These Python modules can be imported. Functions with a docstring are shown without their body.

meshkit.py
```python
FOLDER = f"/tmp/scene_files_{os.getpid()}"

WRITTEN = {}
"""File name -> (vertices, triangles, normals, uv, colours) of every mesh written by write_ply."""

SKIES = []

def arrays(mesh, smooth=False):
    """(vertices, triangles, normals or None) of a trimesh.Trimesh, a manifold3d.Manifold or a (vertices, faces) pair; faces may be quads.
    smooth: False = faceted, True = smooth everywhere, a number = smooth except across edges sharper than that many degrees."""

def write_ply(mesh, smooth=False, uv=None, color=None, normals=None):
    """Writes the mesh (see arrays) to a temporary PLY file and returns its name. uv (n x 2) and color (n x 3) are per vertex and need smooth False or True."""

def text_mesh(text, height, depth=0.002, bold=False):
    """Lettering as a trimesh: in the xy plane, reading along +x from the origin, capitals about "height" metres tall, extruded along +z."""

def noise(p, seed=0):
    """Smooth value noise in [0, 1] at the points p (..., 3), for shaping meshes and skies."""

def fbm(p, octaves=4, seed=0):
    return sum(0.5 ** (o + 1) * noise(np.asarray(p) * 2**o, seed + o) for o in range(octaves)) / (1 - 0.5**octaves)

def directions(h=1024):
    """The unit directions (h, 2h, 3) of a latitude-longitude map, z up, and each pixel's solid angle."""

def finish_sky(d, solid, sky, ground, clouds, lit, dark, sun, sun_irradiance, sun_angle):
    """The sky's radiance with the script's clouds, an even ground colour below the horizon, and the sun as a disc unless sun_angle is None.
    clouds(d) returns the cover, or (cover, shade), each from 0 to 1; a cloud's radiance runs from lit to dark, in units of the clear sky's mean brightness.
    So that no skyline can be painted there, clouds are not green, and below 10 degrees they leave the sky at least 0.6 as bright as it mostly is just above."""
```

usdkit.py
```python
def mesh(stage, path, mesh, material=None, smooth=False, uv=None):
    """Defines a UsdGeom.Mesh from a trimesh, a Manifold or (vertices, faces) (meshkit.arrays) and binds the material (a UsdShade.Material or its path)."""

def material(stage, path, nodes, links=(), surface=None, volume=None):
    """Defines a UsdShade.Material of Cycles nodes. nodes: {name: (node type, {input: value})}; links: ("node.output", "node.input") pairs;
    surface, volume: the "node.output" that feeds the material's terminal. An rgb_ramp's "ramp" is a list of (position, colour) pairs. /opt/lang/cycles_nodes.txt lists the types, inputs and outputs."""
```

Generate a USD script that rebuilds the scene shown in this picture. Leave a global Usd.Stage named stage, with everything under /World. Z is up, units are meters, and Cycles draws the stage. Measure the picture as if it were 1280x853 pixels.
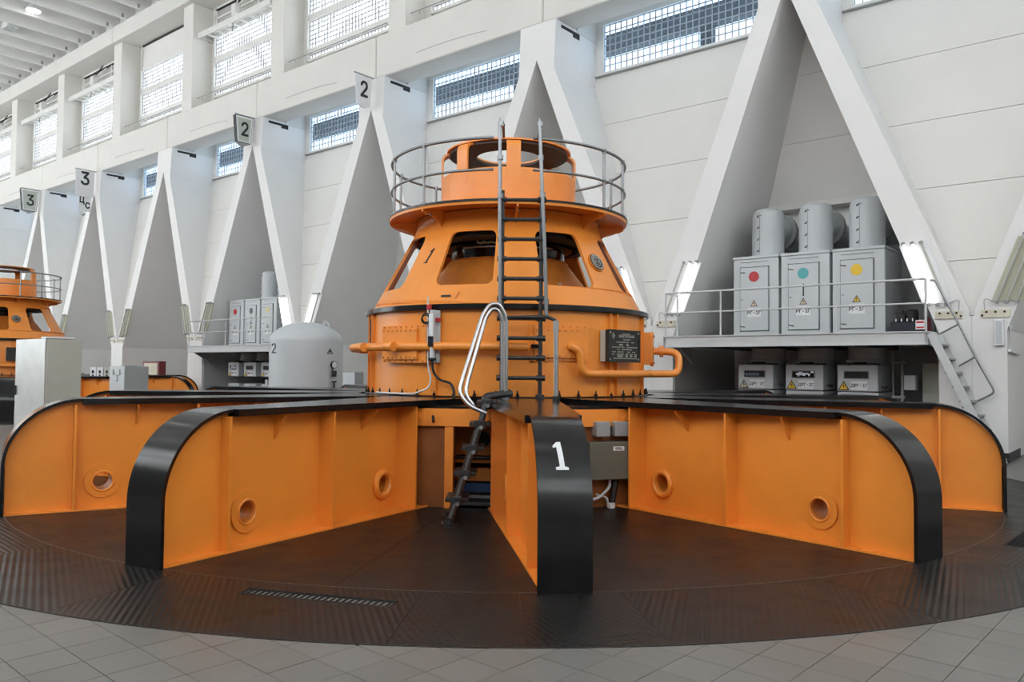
import math, random, numpy as np, trimesh, usdkit, meshkit
from pxr import Usd, UsdGeom, UsdLux, UsdShade, Gf, Sdf, Vt
from shapely.geometry import Polygon, Point, box as sbox
from shapely import affinity
random.seed(7); rng = np.random.default_rng(7)
stage = Usd.Stage.CreateInMemory()
UsdGeom.SetStageUpAxis(stage, 'Z'); UsdGeom.SetStageMetersPerUnit(stage, 1.0)
UsdGeom.Xform.Define(stage, '/World'); UsdGeom.Scope.Define(stage, '/World/Looks')
PI = math.pi

# ------------------------------------------------------------------ camera, sky, lamps' strengths
FPX, PITCH, ROLL, YAW = 1002.64, 3.33843511e-02, 8.79270543e-03, 6.14507611e-03
EYE = np.array([0, -12.1916, 1.6])
fw = np.array([math.sin(YAW), math.cos(YAW), 0]); rt = np.array([math.cos(YAW), -math.sin(YAW), 0]); up = np.array([0, 0, 1.])
fw, up = fw*math.cos(PITCH)+up*math.sin(PITCH), up*math.cos(PITCH)-fw*math.sin(PITCH)
rt, up = rt*math.cos(ROLL)+up*math.sin(ROLL), up*math.cos(ROLL)-rt*math.sin(ROLL)
cam = UsdGeom.Camera.Define(stage, '/World/camera')
cam.AddTransformOp().Set(Gf.Matrix4d(*rt, 0, *up, 0, *(-fw), 0, *EYE, 1))
cam.CreateHorizontalApertureAttr(36.0); cam.CreateVerticalApertureAttr(36.0*853/1280)
cam.CreateFocalLengthAttr(36.0*FPX/1280); cam.CreateFStopAttr(0.0)
cam.CreateClippingRangeAttr(Gf.Vec2f(0.05, 1000))
EXPOSURE = -2.2
cam.CreateExposureAttr(EXPOSURE)
SKY = 6.5            # overcast daylight outside the windows
TUBE = 14.0          # lit fluorescent tubes
HALL = 70.0          # round ceiling lamps
sky = UsdLux.DomeLight.Define(stage, '/World/sky')
sky.CreateIntensityAttr(SKY); sky.CreateColorAttr(Gf.Vec3f(.93, .97, 1.0))

def proj(P):
    q = np.asarray(P, float)-EYE; w = q@fw
    return 640+FPX*(q@rt)/w, 426.5-FPX*(q@up)/w, w

# ------------------------------------------------------------------ geometry helpers
class G:
    def __init__(s): s.v, s.f, s.n = [], [], 0
    def add(s, v, f=None):
        if f is None:
            v, f = np.asarray(v.vertices), np.asarray(v.faces)
        v, f = np.asarray(v, float), np.asarray(f, int)
        if f.shape[1] == 4: f = np.vstack([f[:, [0, 1, 2]], f[:, [0, 2, 3]]])
        s.v.append(v); s.f.append(f+s.n); s.n += len(v); return s
    def hexa(s, p):          # 4 points of one face, then the 4 opposite them
        return s.add(p, [[3, 2, 1, 0], [4, 5, 6, 7], [0, 1, 5, 4], [1, 2, 6, 5], [2, 3, 7, 6], [3, 0, 4, 7]])
    def box(s, x0, x1, y0, y1, z0, z1):
        return s.hexa([(x0, y0, z0), (x1, y0, z0), (x1, y1, z0), (x0, y1, z0), (x0, y0, z1), (x1, y0, z1), (x1, y1, z1), (x0, y1, z1)])
    def bbox(s, x0, x1, y0, y1, z0, z1, c=.01):      # box with chamfered edges
        pts = []
        for X, sx in ((x0, 1), (x1, -1)):
            for Y, sy in ((y0, 1), (y1, -1)):
                for Z, sz in ((z0, 1), (z1, -1)):
                    pts += [(X, Y+sy*c, Z+sz*c), (X+sx*c, Y, Z+sz*c), (X+sx*c, Y+sy*c, Z)]
        return s.add(trimesh.convex.convex_hull(np.array(pts)))
    def tube(s, path, r, n=8, closed=False):
        p = np.asarray(path, float); m = len(p)
        if closed: t = np.roll(p, -1, 0)-np.roll(p, 1, 0)
        else: t = np.gradient(p, axis=0)
        t /= np.linalg.norm(t, axis=1, keepdims=True)+1e-12
        a = np.cross(t[0], [0, 0, 1.]);
        if np.linalg.norm(a) < .1: a = np.cross(t[0], [1., 0, 0])
        a /= np.linalg.norm(a); vs = []
        rr = np.broadcast_to(r, (m,))
        for i in range(m):
            a = a-t[i]*(a@t[i]); a /= np.linalg.norm(a); b = np.cross(t[i], a)
            for k in range(n):
                w = 2*PI*k/n; vs.append(p[i]+rr[i]*(math.cos(w)*a+math.sin(w)*b))
        fs = []
        for i in range(m if closed else m-1):
            for k in range(n):
                j = (i+1) % m; k2 = (k+1) % n
                fs.append((i*n+k, i*n+k2, j*n+k2, j*n+k))
        s.add(vs, fs)
        if not closed:
            for i, o in ((0, 1), (m-1, -1)):
                ring = [vs[i*n+k] for k in range(n)]
                s.add(ring+[p[i]], [(n, (k+1) % n, k) if o > 0 else (n, k, (k+1) % n) for k in range(n)])
        return s
    def rod(s, a, b, r, n=8): return s.tube([a, b], r, n)
    def lathe(s, prof, n=72, a0=0., a1=2*PI, c=(0, 0, 0), closed=False):     # angle 0 faces -y, positive towards +x
        full = abs(a1-a0-2*PI) < 1e-6
        ang = np.linspace(a0, a1, n+1)[:n if full else n+1]; m = len(prof); pr = np.asarray(prof, float)
        v = np.stack([np.outer(np.sin(ang), pr[:, 0])+c[0], -np.outer(np.cos(ang), pr[:, 0])+c[1], np.tile(pr[:, 1], (len(ang), 1))+c[2]], -1).reshape(-1, 3)
        f = []
        for i in range(n):
            j = (i+1) % len(ang)
            for k in range(m if closed else m-1):
                k2 = (k+1) % m; f.append((i*m+k, j*m+k, j*m+k2, i*m+k2))
        s.add(v, f)
        if closed and not full:
            cap = Polygon(pr); tv, tf = trimesh.creation.triangulate_polygon(cap, engine='earcut')
            for q in (ang[0], ang[-1]):
                s.add(np.stack([math.sin(q)*tv[:, 0]+c[0], -math.cos(q)*tv[:, 0]+c[1], tv[:, 1]+c[2]], -1), tf)
        return s
    def prism(s, poly, d, o=(0, 0, 0), ex=(1, 0, 0), ey=(0, 1, 0), ez=(0, 0, 1), fn=None, sub=None):
        for g in getattr(poly, 'geoms', [poly]):
            if g.is_empty or g.area < 1e-7 or g.geom_type != 'Polygon': continue
            if d == 0:
                v, f = trimesh.creation.triangulate_polygon(g, engine='earcut'); v = np.c_[v, np.zeros(len(v))]
            else:
                m = trimesh.creation.extrude_polygon(g, d, engine='earcut'); v, f = m.vertices, m.faces
            if sub: v, f = trimesh.remesh.subdivide_to_size(v, f, sub)
            if fn: v = fn(np.asarray(v))
            else: v = np.asarray(o)+np.outer(v[:, 0], ex)+np.outer(v[:, 1], ey)+np.outer(v[:, 2], ez)
            s.add(v, f)
        return s
    def disc(s, c, nrm, r, d, n=20, r2=None):      # short cylinder from c along nrm
        nrm = np.asarray(nrm, float); nrm /= np.linalg.norm(nrm)
        a = np.cross(nrm, [0, 0, 1.]);
        if np.linalg.norm(a) < .1: a = np.array([1., 0, 0])
        a /= np.linalg.norm(a); b = np.cross(nrm, a); r2 = r if r2 is None else r2; c = np.asarray(c, float)
        w = [2*PI*k/n for k in range(n)]
        v = [c+r*(math.cos(x)*a+math.sin(x)*b) for x in w]+[c+d*nrm+r2*(math.cos(x)*a+math.sin(x)*b) for x in w]+[c, c+d*nrm]
        f = []
        for k in range(n):
            j = (k+1) % n; f += [(k, j, n+j), (k, n+j, n+k), (2*n, j, k), (2*n+1, n+k, n+j)]
        return s.add(v, f)
    def ring(s, c, nrm, ro, ri, d, n=28):           # flat ring plate
        nrm = np.asarray(nrm, float); nrm /= np.linalg.norm(nrm)
        a = np.cross(nrm, [0, 0, 1.]); a = a/np.linalg.norm(a) if np.linalg.norm(a) > .1 else np.array([1., 0, 0]); b = np.cross(nrm, a); c = np.asarray(c, float)
        v = []
        for r, h in ((ri, 0), (ro, 0), (ro, d), (ri, d)): v += [c+h*nrm+r*(math.cos(2*PI*k/n)*a+math.sin(2*PI*k/n)*b) for k in range(n)]
        f = [(q*n+k, q*n+(k+1) % n, ((q+1) % 4)*n+(k+1) % n, ((q+1) % 4)*n+k) for q in range(4) for k in range(n)]
        return s.add(v, f)
    def torus(s, c, nrm, R, r, n=28, m=8):
        nrm = np.asarray(nrm, float); nrm /= np.linalg.norm(nrm)
        a = np.cross(nrm, [0, 0, 1.]); a = a/np.linalg.norm(a) if np.linalg.norm(a) > .1 else np.array([1., 0, 0]); b = np.cross(nrm, a)
        return s.tube([np.asarray(c)+R*(math.cos(2*PI*k/n)*a+math.sin(2*PI*k/n)*b) for k in range(n)], r, m, True)
    def mesh(s): return np.vstack(s.v), np.vstack(s.f)
    def map(s, fn): s.v = [fn(v) for v in s.v]; return s

def bend(pts, r=.1, n=5):      # rounds the corners of a polyline
    p = [np.asarray(q, float) for q in pts]; out = [p[0]]
    for i in range(1, len(p)-1):
        a, b, c = p[i-1], p[i], p[i+1]; u, w = a-b, c-b
        ra = min(r, .48*np.linalg.norm(u), .48*np.linalg.norm(w)); u /= np.linalg.norm(u); w /= np.linalg.norm(w)
        A, B = b+u*ra, b+w*ra
        for t in np.linspace(0, 1, n+1): out.append((1-t)**2*A+2*t*(1-t)*b+t*t*B)
    return out+[p[-1]]

used = {}
def numbered(parent, name):
    k = used.get((parent, name), -1)+1; used[(parent, name)] = k
    return f'{parent}/{name}' + (f'_{k:03d}' if k else '')
def cd(p, label=None, cat=None, group=None, kind=None):
    for k, v in (('label', label), ('category', cat), ('group', group), ('kind', kind)):
        if v: p.SetCustomDataByKey(k, v)
    return p
def thing(name, label, cat, loc=(0, 0, 0), rz=0., group=None, kind=None):
    x = UsdGeom.Xform.Define(stage, numbered('/World', name))
    if kind == 'structure': cat = None
    x.AddTranslateOp().Set(Gf.Vec3d(*map(float, loc)))
    if rz: x.AddRotateZOp().Set(math.degrees(rz))
    cd(x.GetPrim(), label, cat, group, kind); return str(x.GetPath())
def part(parent, name, g, m, smooth=False, label=None, kind=None):
    path = numbered(parent, name)
    usdkit.mesh(stage, path, g.mesh() if isinstance(g, G) else g, m, smooth=smooth)
    cd(stage.GetPrimAtPath(path), label, None, None, kind); return path
def one(name, g, m, label, cat=None, smooth=False, group=None, kind=None):
    p = part('/World', name, g, m, smooth); cd(stage.GetPrimAtPath(p), label, None if kind == 'structure' else cat, group, kind); return p

# ------------------------------------------------------------------ materials
def mat(name, color, rough=.5, metal=0., var=.06, scale=3., bump=0., bscale=40., spec=.5, coat=0., coord='position'):
    c = np.array(color, float)
    nodes = {'g': ('geometry', {}), 'n': ('noise_texture', {'scale': scale, 'detail': 4., 'roughness': .6}),
             'r': ('rgb_ramp', {'ramp': [(.3, tuple(c*(1-var))), (.7, tuple(np.minimum(c*(1+var), 1)))]}),
             'p': ('principled_bsdf', {'roughness': rough, 'metallic': metal, 'specular_ior_level': spec, 'coat_weight': coat, 'coat_roughness': .12})}
    links = [('g.position', 'n.vector'), ('n.fac', 'r.fac'), ('r.color', 'p.base_color')]
    if bump:
        nodes['b'] = ('noise_texture', {'scale': bscale, 'detail': 3.}); nodes['u'] = ('bump', {'strength': bump, 'distance': .01})
        links += [('g.position', 'b.vector'), ('b.fac', 'u.height'), ('u.normal', 'p.normal')]
    return usdkit.material(stage, f'/World/Looks/{name}', nodes, links, surface='p.BSDF')
def emit(name, color, k):
    return usdkit.material(stage, f'/World/Looks/{name}', {'e': ('emission', {'color': color, 'strength': k})}, [], surface='e.emission')
M = {}
M['wall'] = mat('wall_paint', (.81, .795, .76), .75, var=.03, scale=.6, bump=.12, bscale=25, spec=.25)
M['leg'] = mat('leg_paint', (.85, .845, .835), .55, var=.02, scale=.8, spec=.35)
M['beam'] = mat('beam_paint', (.76, .745, .705), .65, var=.025, scale=.7, spec=.3)
M['ceil'] = mat('ceiling_paint', (.90, .90, .88), .8, var=.03, scale=.8, spec=.2)
M['orange'] = mat('orange_enamel', (.86, .285, .038), .33, var=.05, scale=2.2, bump=.05, bscale=18, spec=.65)
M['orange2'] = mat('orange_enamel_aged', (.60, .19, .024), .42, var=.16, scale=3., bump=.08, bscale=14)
M['hub'] = mat('hub_wall_shaded_brown', (.27, .085, .018), .5, var=.18, scale=3.)  # brown tone deepened so the colour holds the shade between the arms
M['black'] = mat('black_enamel', (.007, .007, .0078), .17, var=.25, scale=5., bump=0., spec=.5)
M['black2'] = mat('black_paint_worn', (.022, .021, .022), .45, var=.5, scale=16, bump=.3, bscale=60)
M['dark'] = mat('dark_interior', (.015, .013, .012), .6, var=.3)
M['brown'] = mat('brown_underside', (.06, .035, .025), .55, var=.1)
M['chrome'] = mat('chrome', (.55, .56, .58), .30, 1., var=.03)
M['steel'] = mat('bare_steel', (.50, .50, .50), .3, 1., var=.12, scale=20)
M['galv'] = mat('galvanised_rail', (.27, .28, .29), .35, .8, var=.1, scale=15)
M['grey'] = mat('light_grey_enamel', (.55, .58, .60), .42, var=.03, scale=1.5)
M['grey2'] = mat('mid_grey_enamel', (.30, .31, .31), .5, var=.05, scale=1.5)
M['tank'] = mat('tank_grey_paint', (.53, .56, .58), .42, var=.03, scale=1.2)
M['alu'] = mat('brushed_cabinet_front', (.56, .57, .56), .33, .55, var=.10, scale=2.5)
M['olive'] = mat('grey_green_enamel', (.47, .49, .43), .5, var=.03)
M['cabgreen'] = mat('box_grey_green', (.125, .128, .098), .5, var=.05)
M['railp'] = mat('grey_rail_paint', (.62, .64, .65), .4, var=.04)
M['white'] = mat('white_plate', (.82, .83, .85), .5, var=.02)
M['ink'] = mat('black_ink', (.012, .012, .014), .5, var=0.)
M['winframe'] = mat('window_frame_paint', (.80, .79, .76), .5, var=.03)
M['mortar'] = mat('block_mortar', (.42, .43, .46), .7, var=.08)
M['mesh'] = mat('grey_opener_panel', (.45, .445, .42), .6, var=.05)
M['red'] = mat('red_paint', (.50, .03, .035), .4, var=.04); M['teal'] = mat('teal_paint', (.07, .36, .38), .4, var=.03)
M['yellow'] = mat('yellow_paint', (.80, .52, .03), .4, var=.03); M['darkred'] = mat('dark_red_wood', (.16, .02, .02), .4, var=.1)
M['cream'] = mat('cream_board', (.70, .66, .53), .6, var=.04); M['signgreen'] = mat('sign_face_green', (.46, .50, .44), .4, var=.02)
M['blue'] = mat('blue_enamel', (.02, .05, .13), .4, var=.1); M['darkblue'] = mat('dark_blue_casing', (.012, .016, .028), .4, var=.2)
M['plate'] = mat('cast_plate_dark', (.035, .034, .030), .42, .3, var=.25, scale=12); M['platetext'] = mat('cast_plate_letters', (.52, .51, .46), .35, .6, var=.1)
M['cable'] = mat('white_cable', (.75, .74, .72), .5); M['rubber'] = mat('black_rubber', (.01, .01, .01), .6)
M['dado'] = mat('grey_dado_paint', (.42, .42, .415), .5, var=.04)
M['plinth'] = mat('black_plinth', (.02, .02, .022), .5, var=.1)
M['ext'] = mat('weathered_concrete_outside', (.07, .068, .062), .9, var=.2)
M['tuboff'] = mat('unlit_tube_glass', (.42, .43, .38), .25, var=.05); M['lampback'] = mat('lamp_back_tray', (.50, .49, .38), .5)
M['tube'] = emit('lit_tube', (1., .98, .94), TUBE); M['lamp'] = emit('lit_ceiling_lamp', (1., .97, .93), HALL)
M['screen'] = mat('display_glass', (.02, .022, .03), .15, var=.1)
M['glass'] = usdkit.material(stage, '/World/Looks/glass_block', {'t': ('transparent_bsdf', {'color': (.93, .955, .975)}), 'g': ('glossy_bsdf', {'color': (.9, .95, 1.), 'roughness': .15}), 'm': ('mix_closure', {'fac': .04})},
    [('t.BSDF', 'm.closure1'), ('g.BSDF', 'm.closure2')], surface='m.closure')
M['glass2'] = usdkit.material(stage, '/World/Looks/glass_block_tinted', {'t': ('transparent_bsdf', {'color': (.66, .77, .88)}), 'g': ('glossy_bsdf', {'color': (.9, .95, 1.), 'roughness': .15}), 'm': ('mix_closure', {'fac': .04})},
    [('t.BSDF', 'm.closure1'), ('g.BSDF', 'm.closure2')], surface='m.closure')
def tread(name, ang, diamond, st=.55):       # rolled steel floor plate: fine raised pattern, dirt and scuffs
    nodes = {'g': ('geometry', {}), 'mp': ('mapping', {'rotation': (0, 0, ang)}),
             'w': ('wave_texture', {'wave_type': 'bands', 'bands_direction': 'x', 'scale': 6.6, 'distortion': 0., 'detail': 0.}),
             'n': ('noise_texture', {'scale': 2.2, 'detail': 6., 'roughness': .65}), 'n2': ('noise_texture', {'scale': 60., 'detail': 3.}),
             'r': ('rgb_ramp', {'ramp': [(.3, (.0085, .0078, .0074)), (.55, (.014, .0128, .0122)), (.75, (.024, .0218, .0206))]}),
             's': ('rgb_ramp', {'ramp': [(.72, (0, 0, 0)), (.80, (1, 1, 1))]}),
             'mx': ('mix_color', {'b': (.10, .095, .09)}), 'ra': ('map_range', {'from_min': .3, 'from_max': .7, 'to_min': .30, 'to_max': .48}),
             'bp': ('bump', {'strength': st, 'distance': .006}), 'p': ('principled_bsdf', {'specular_ior_level': .2})}
    links = [('g.position', 'mp.vector'), ('mp.vector', 'w.vector'), ('g.position', 'n.vector'), ('g.position', 'n2.vector'), ('n.fac', 'r.fac'), ('n2.fac', 's.fac'),
             ('r.color', 'mx.a'), ('s.color', 'mx.fac'), ('mx.result', 'p.base_color'), ('n.fac', 'ra.value'), ('ra.result', 'p.roughness'), ('bp.normal', 'p.normal')]
    if diamond:
        nodes['mp2'] = ('mapping', {'rotation': (0, 0, ang+1.2)}); nodes['mp'] = ('mapping', {'rotation': (0, 0, ang-.4)})
        nodes['w2'] = ('wave_texture', {'wave_type': 'bands', 'bands_direction': 'x', 'scale': 7.5, 'detail': 0.}); nodes['mm'] = ('math', {'math_type': 'multiply'})
        links += [('g.position', 'mp2.vector'), ('mp2.vector', 'w2.vector'), ('w.fac', 'mm.value1'), ('w2.fac', 'mm.value2'), ('mm.value', 'bp.height')]
    else: links += [('w.fac', 'bp.height')]
    return usdkit.material(stage, f'/World/Looks/{name}', nodes, links, surface='p.BSDF')
TILT = math.radians(47.5)            # floor tile direction
TILE = .29
M['tilefar'] = usdkit.material(stage, '/World/Looks/tile_far', {'g': ('geometry', {}), 'mp': ('mapping', {'rotation': (0, 0, -TILT)}),
    'b': ('brick_texture', {'offset': 0., 'scale': 1., 'brick_width': TILE, 'row_height': TILE, 'mortar_size': .004, 'color1': (.158, .15, .14), 'color2': (.172, .163, .152), 'mortar': (.12, .10, .085)}),
    'p': ('principled_bsdf', {'roughness': .42})}, [('g.position', 'mp.vector'), ('mp.vector', 'b.vector'), ('b.color', 'p.base_color')], surface='p.BSDF')
TL = [mat(f'floor_tile_{i}', np.array((.165, .157, .146))*k, .38, var=.05, scale=4., bump=.05, bscale=50) for i, k in enumerate((.95, 1., 1.05))]

# ------------------------------------------------------------------ the wall's own frame: a along the wall (to the right), b into it, z up
WT = .8742535; W0 = np.array([.88, 9.2129, 0]); WRZ = WT-PI/2
e1 = np.array([math.sin(WT), -math.cos(WT), 0]); e2 = np.array([math.cos(WT), math.sin(WT), 0])
S = 6.813
def A(m): return -.155-S*m
def F(h): return -S*h+(.2 if h == -.5 else 0)
def bf(z): return -.387*min(1, max(0, (10.95-z)/8.32))

# ------------------------------------------------------------------ floor
RO, RI, RH = 7.56, 6.43, 3.05
GEN2 = np.array([-17.3, 15.3, 0])
hall = Polygon([tuple((W0+e1*a+e2*b)[:2]) for a, b in ((-75, -26), (24.5, -26), (24.5, 4), (-75, 4))])
pit = Point(0, 0).buffer(RH, 24)
fl = numbered('/World', 'floor')
usdkit.mesh(stage, fl, G().prism(hall.difference(pit).difference(Point(*GEN2[:2]).buffer(RO, 32)), .05, o=(0, 0, -.062)).mesh(), M['tilefar'])
cd(stage.GetPrimAtPath(fl), 'grey tiled hall floor with round dark steel decks under the generators', kind='structure')
def rect(c, L, Wd, ang): return affinity.translate(affinity.rotate(sbox(-L/2, -Wd/2, L/2, Wd/2), ang, origin=(0, 0)), *c)
grates = [((-1.30, -6.572), 1.15, .15, -15.2), ((5.02, -4.43), 1.02, .19, 47.0)]
holes = [rect(c, L, w, a) for c, L, w, a in grates]
def sector(r0, r1, a0, a1, n=14):
    t = [math.radians(a0+(a1-a0)*i/n) for i in range(n+1)]
    return Polygon([(r1*math.sin(x), -r1*math.cos(x)) for x in t]+[(r0*math.sin(x), -r0*math.cos(x)) for x in t[::-1]])
PHI = 3.792
def deck(poly, m):
    for h in holes: poly = poly.difference(h)
    poly = poly.buffer(-.0018)
    if poly.is_empty: return
    part(fl, 'deck_plate', G().prism(poly, .02, o=(0, 0, -.02)), m)
seams = [0.9, 7.4, 22, 37, 52, 67, 82, 97, 112, 127, 142, 157, 172, 187, 202, 217, 232, 247, 262, 277, 292, 307, 322, 337, 354.8, 360.9]
TM = {}
def tm(deg, dia, st=.55):
    k = (round(deg/15)*15 % 180, dia, st)
    if k not in TM: TM[k] = tread(f'tread_plate_{k[0]}_{"diamond" if dia else "ribbed"}{"_worn" if st < .5 else ""}', math.radians(k[0]), dia, st)
    return TM[k]
for a, b in zip(seams, seams[1:]): deck(sector(RI, RO, a, b), tm((a+b)/2, b-a < 7))
for k in range(12):
    a = PHI+30*k; deck(sector(RH, RI, a, a+15), tm(a+7.5, True, .22)); deck(sector(RH, RI, a+15, a+30), tm(a+22.5, True, .22))
part(fl, 'seam_strip', G().lathe([(RI-.006, -.01), (RI-.006, .0015), (RI+.006, .0015), (RI+.006, -.01)], 96, closed=True), mat('scuffed_steel_edge', (.10, .095, .09), .4, .4, var=.6, scale=30), label='scuffed joint ring between the deck plates')
part(fl, 'pit_bottom', G().disc((0, 0, -.75), (0, 0, 1), 3.2, .02, 32), M['dark'])
part(fl, 'pit_wall', G().lathe([(RH, -.75), (RH, -.02)], 48), M['dark'])
part(fl, 'deck_rim', G().lathe([(RO-.003, -.02), (RO-.003, .0035), (RO+.009, .0035), (RO+.009, -.02)], 96, closed=True), M['dark'], label='dark edge strip around the steel deck')
g = G().prism(Point(0, 0).buffer(RO, 32), .06, o=(GEN2[0], GEN2[1], -.06)); part(fl, 'deck_plate', g, tm(30, False))
circ = Point(0, 0).buffer(RO+.009, 64); cs, sn = math.cos(TILT), math.sin(TILT)
c0 = (-.033, -7.08)                     # phase of the joints along and across
for i in range(-60, 60):
    for j in range(-60, 60):
        p, q = c0[0]+(i+.5)*TILE, c0[1]+(j+.5)*TILE
        x, y = p*cs-q*sn, p*sn+q*cs
        if y > -3.2 or math.hypot(x, y) < RO-.25: continue
        u, v, w = proj((x, y, 0))
        if w < .8 or not (-70 < u < 1350 and 400 < v < 985): continue
        t = affinity.translate(affinity.rotate(sbox(-TILE/2+.0022, -TILE/2+.0022, TILE/2-.0022, TILE/2-.0022), math.degrees(TILT), origin=(0, 0)), x, y).difference(circ)
        if t.is_empty or t.area < .0008: continue
        part(fl, 'tile', G().prism(t, .012, o=(0, 0, -.012+rng.uniform(-.0006, .0006))), TL[int(rng.integers(3))])
for (c, L, w, an), lb in zip(grates, ('long slotted floor grate in the dark deck left of the front arm', 'wide dark floor grate at the right edge of the deck')):
    t = thing('floor_grate', lb, 'grate', (c[0], c[1], 0), math.radians(an))
    part(t, 'frame', G().box(-L/2+.002, L/2-.002, -w/2+.002, -w/2+.014, -.03, .002).box(-L/2+.002, L/2-.002, w/2-.014, w/2-.002, -.03, .002).box(-L/2+.002, -L/2+.012, -w/2+.002, w/2-.002, -.03, .002).box(L/2-.012, L/2-.002, -w/2+.002, w/2-.002, -.03, .002), M['dark'])
    part(t, 'pan', G().box(-L/2, L/2, -w/2, w/2, -.06, -.05), M['rubber'])
    n = int(L/.045)
    for i in range(1, n): part(t, 'bar', G().box(-L/2+L*i/n-.005, -L/2+L*i/n+.005, -w/2+.012, w/2-.012, -.03, -.003), M['rubber'])

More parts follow.
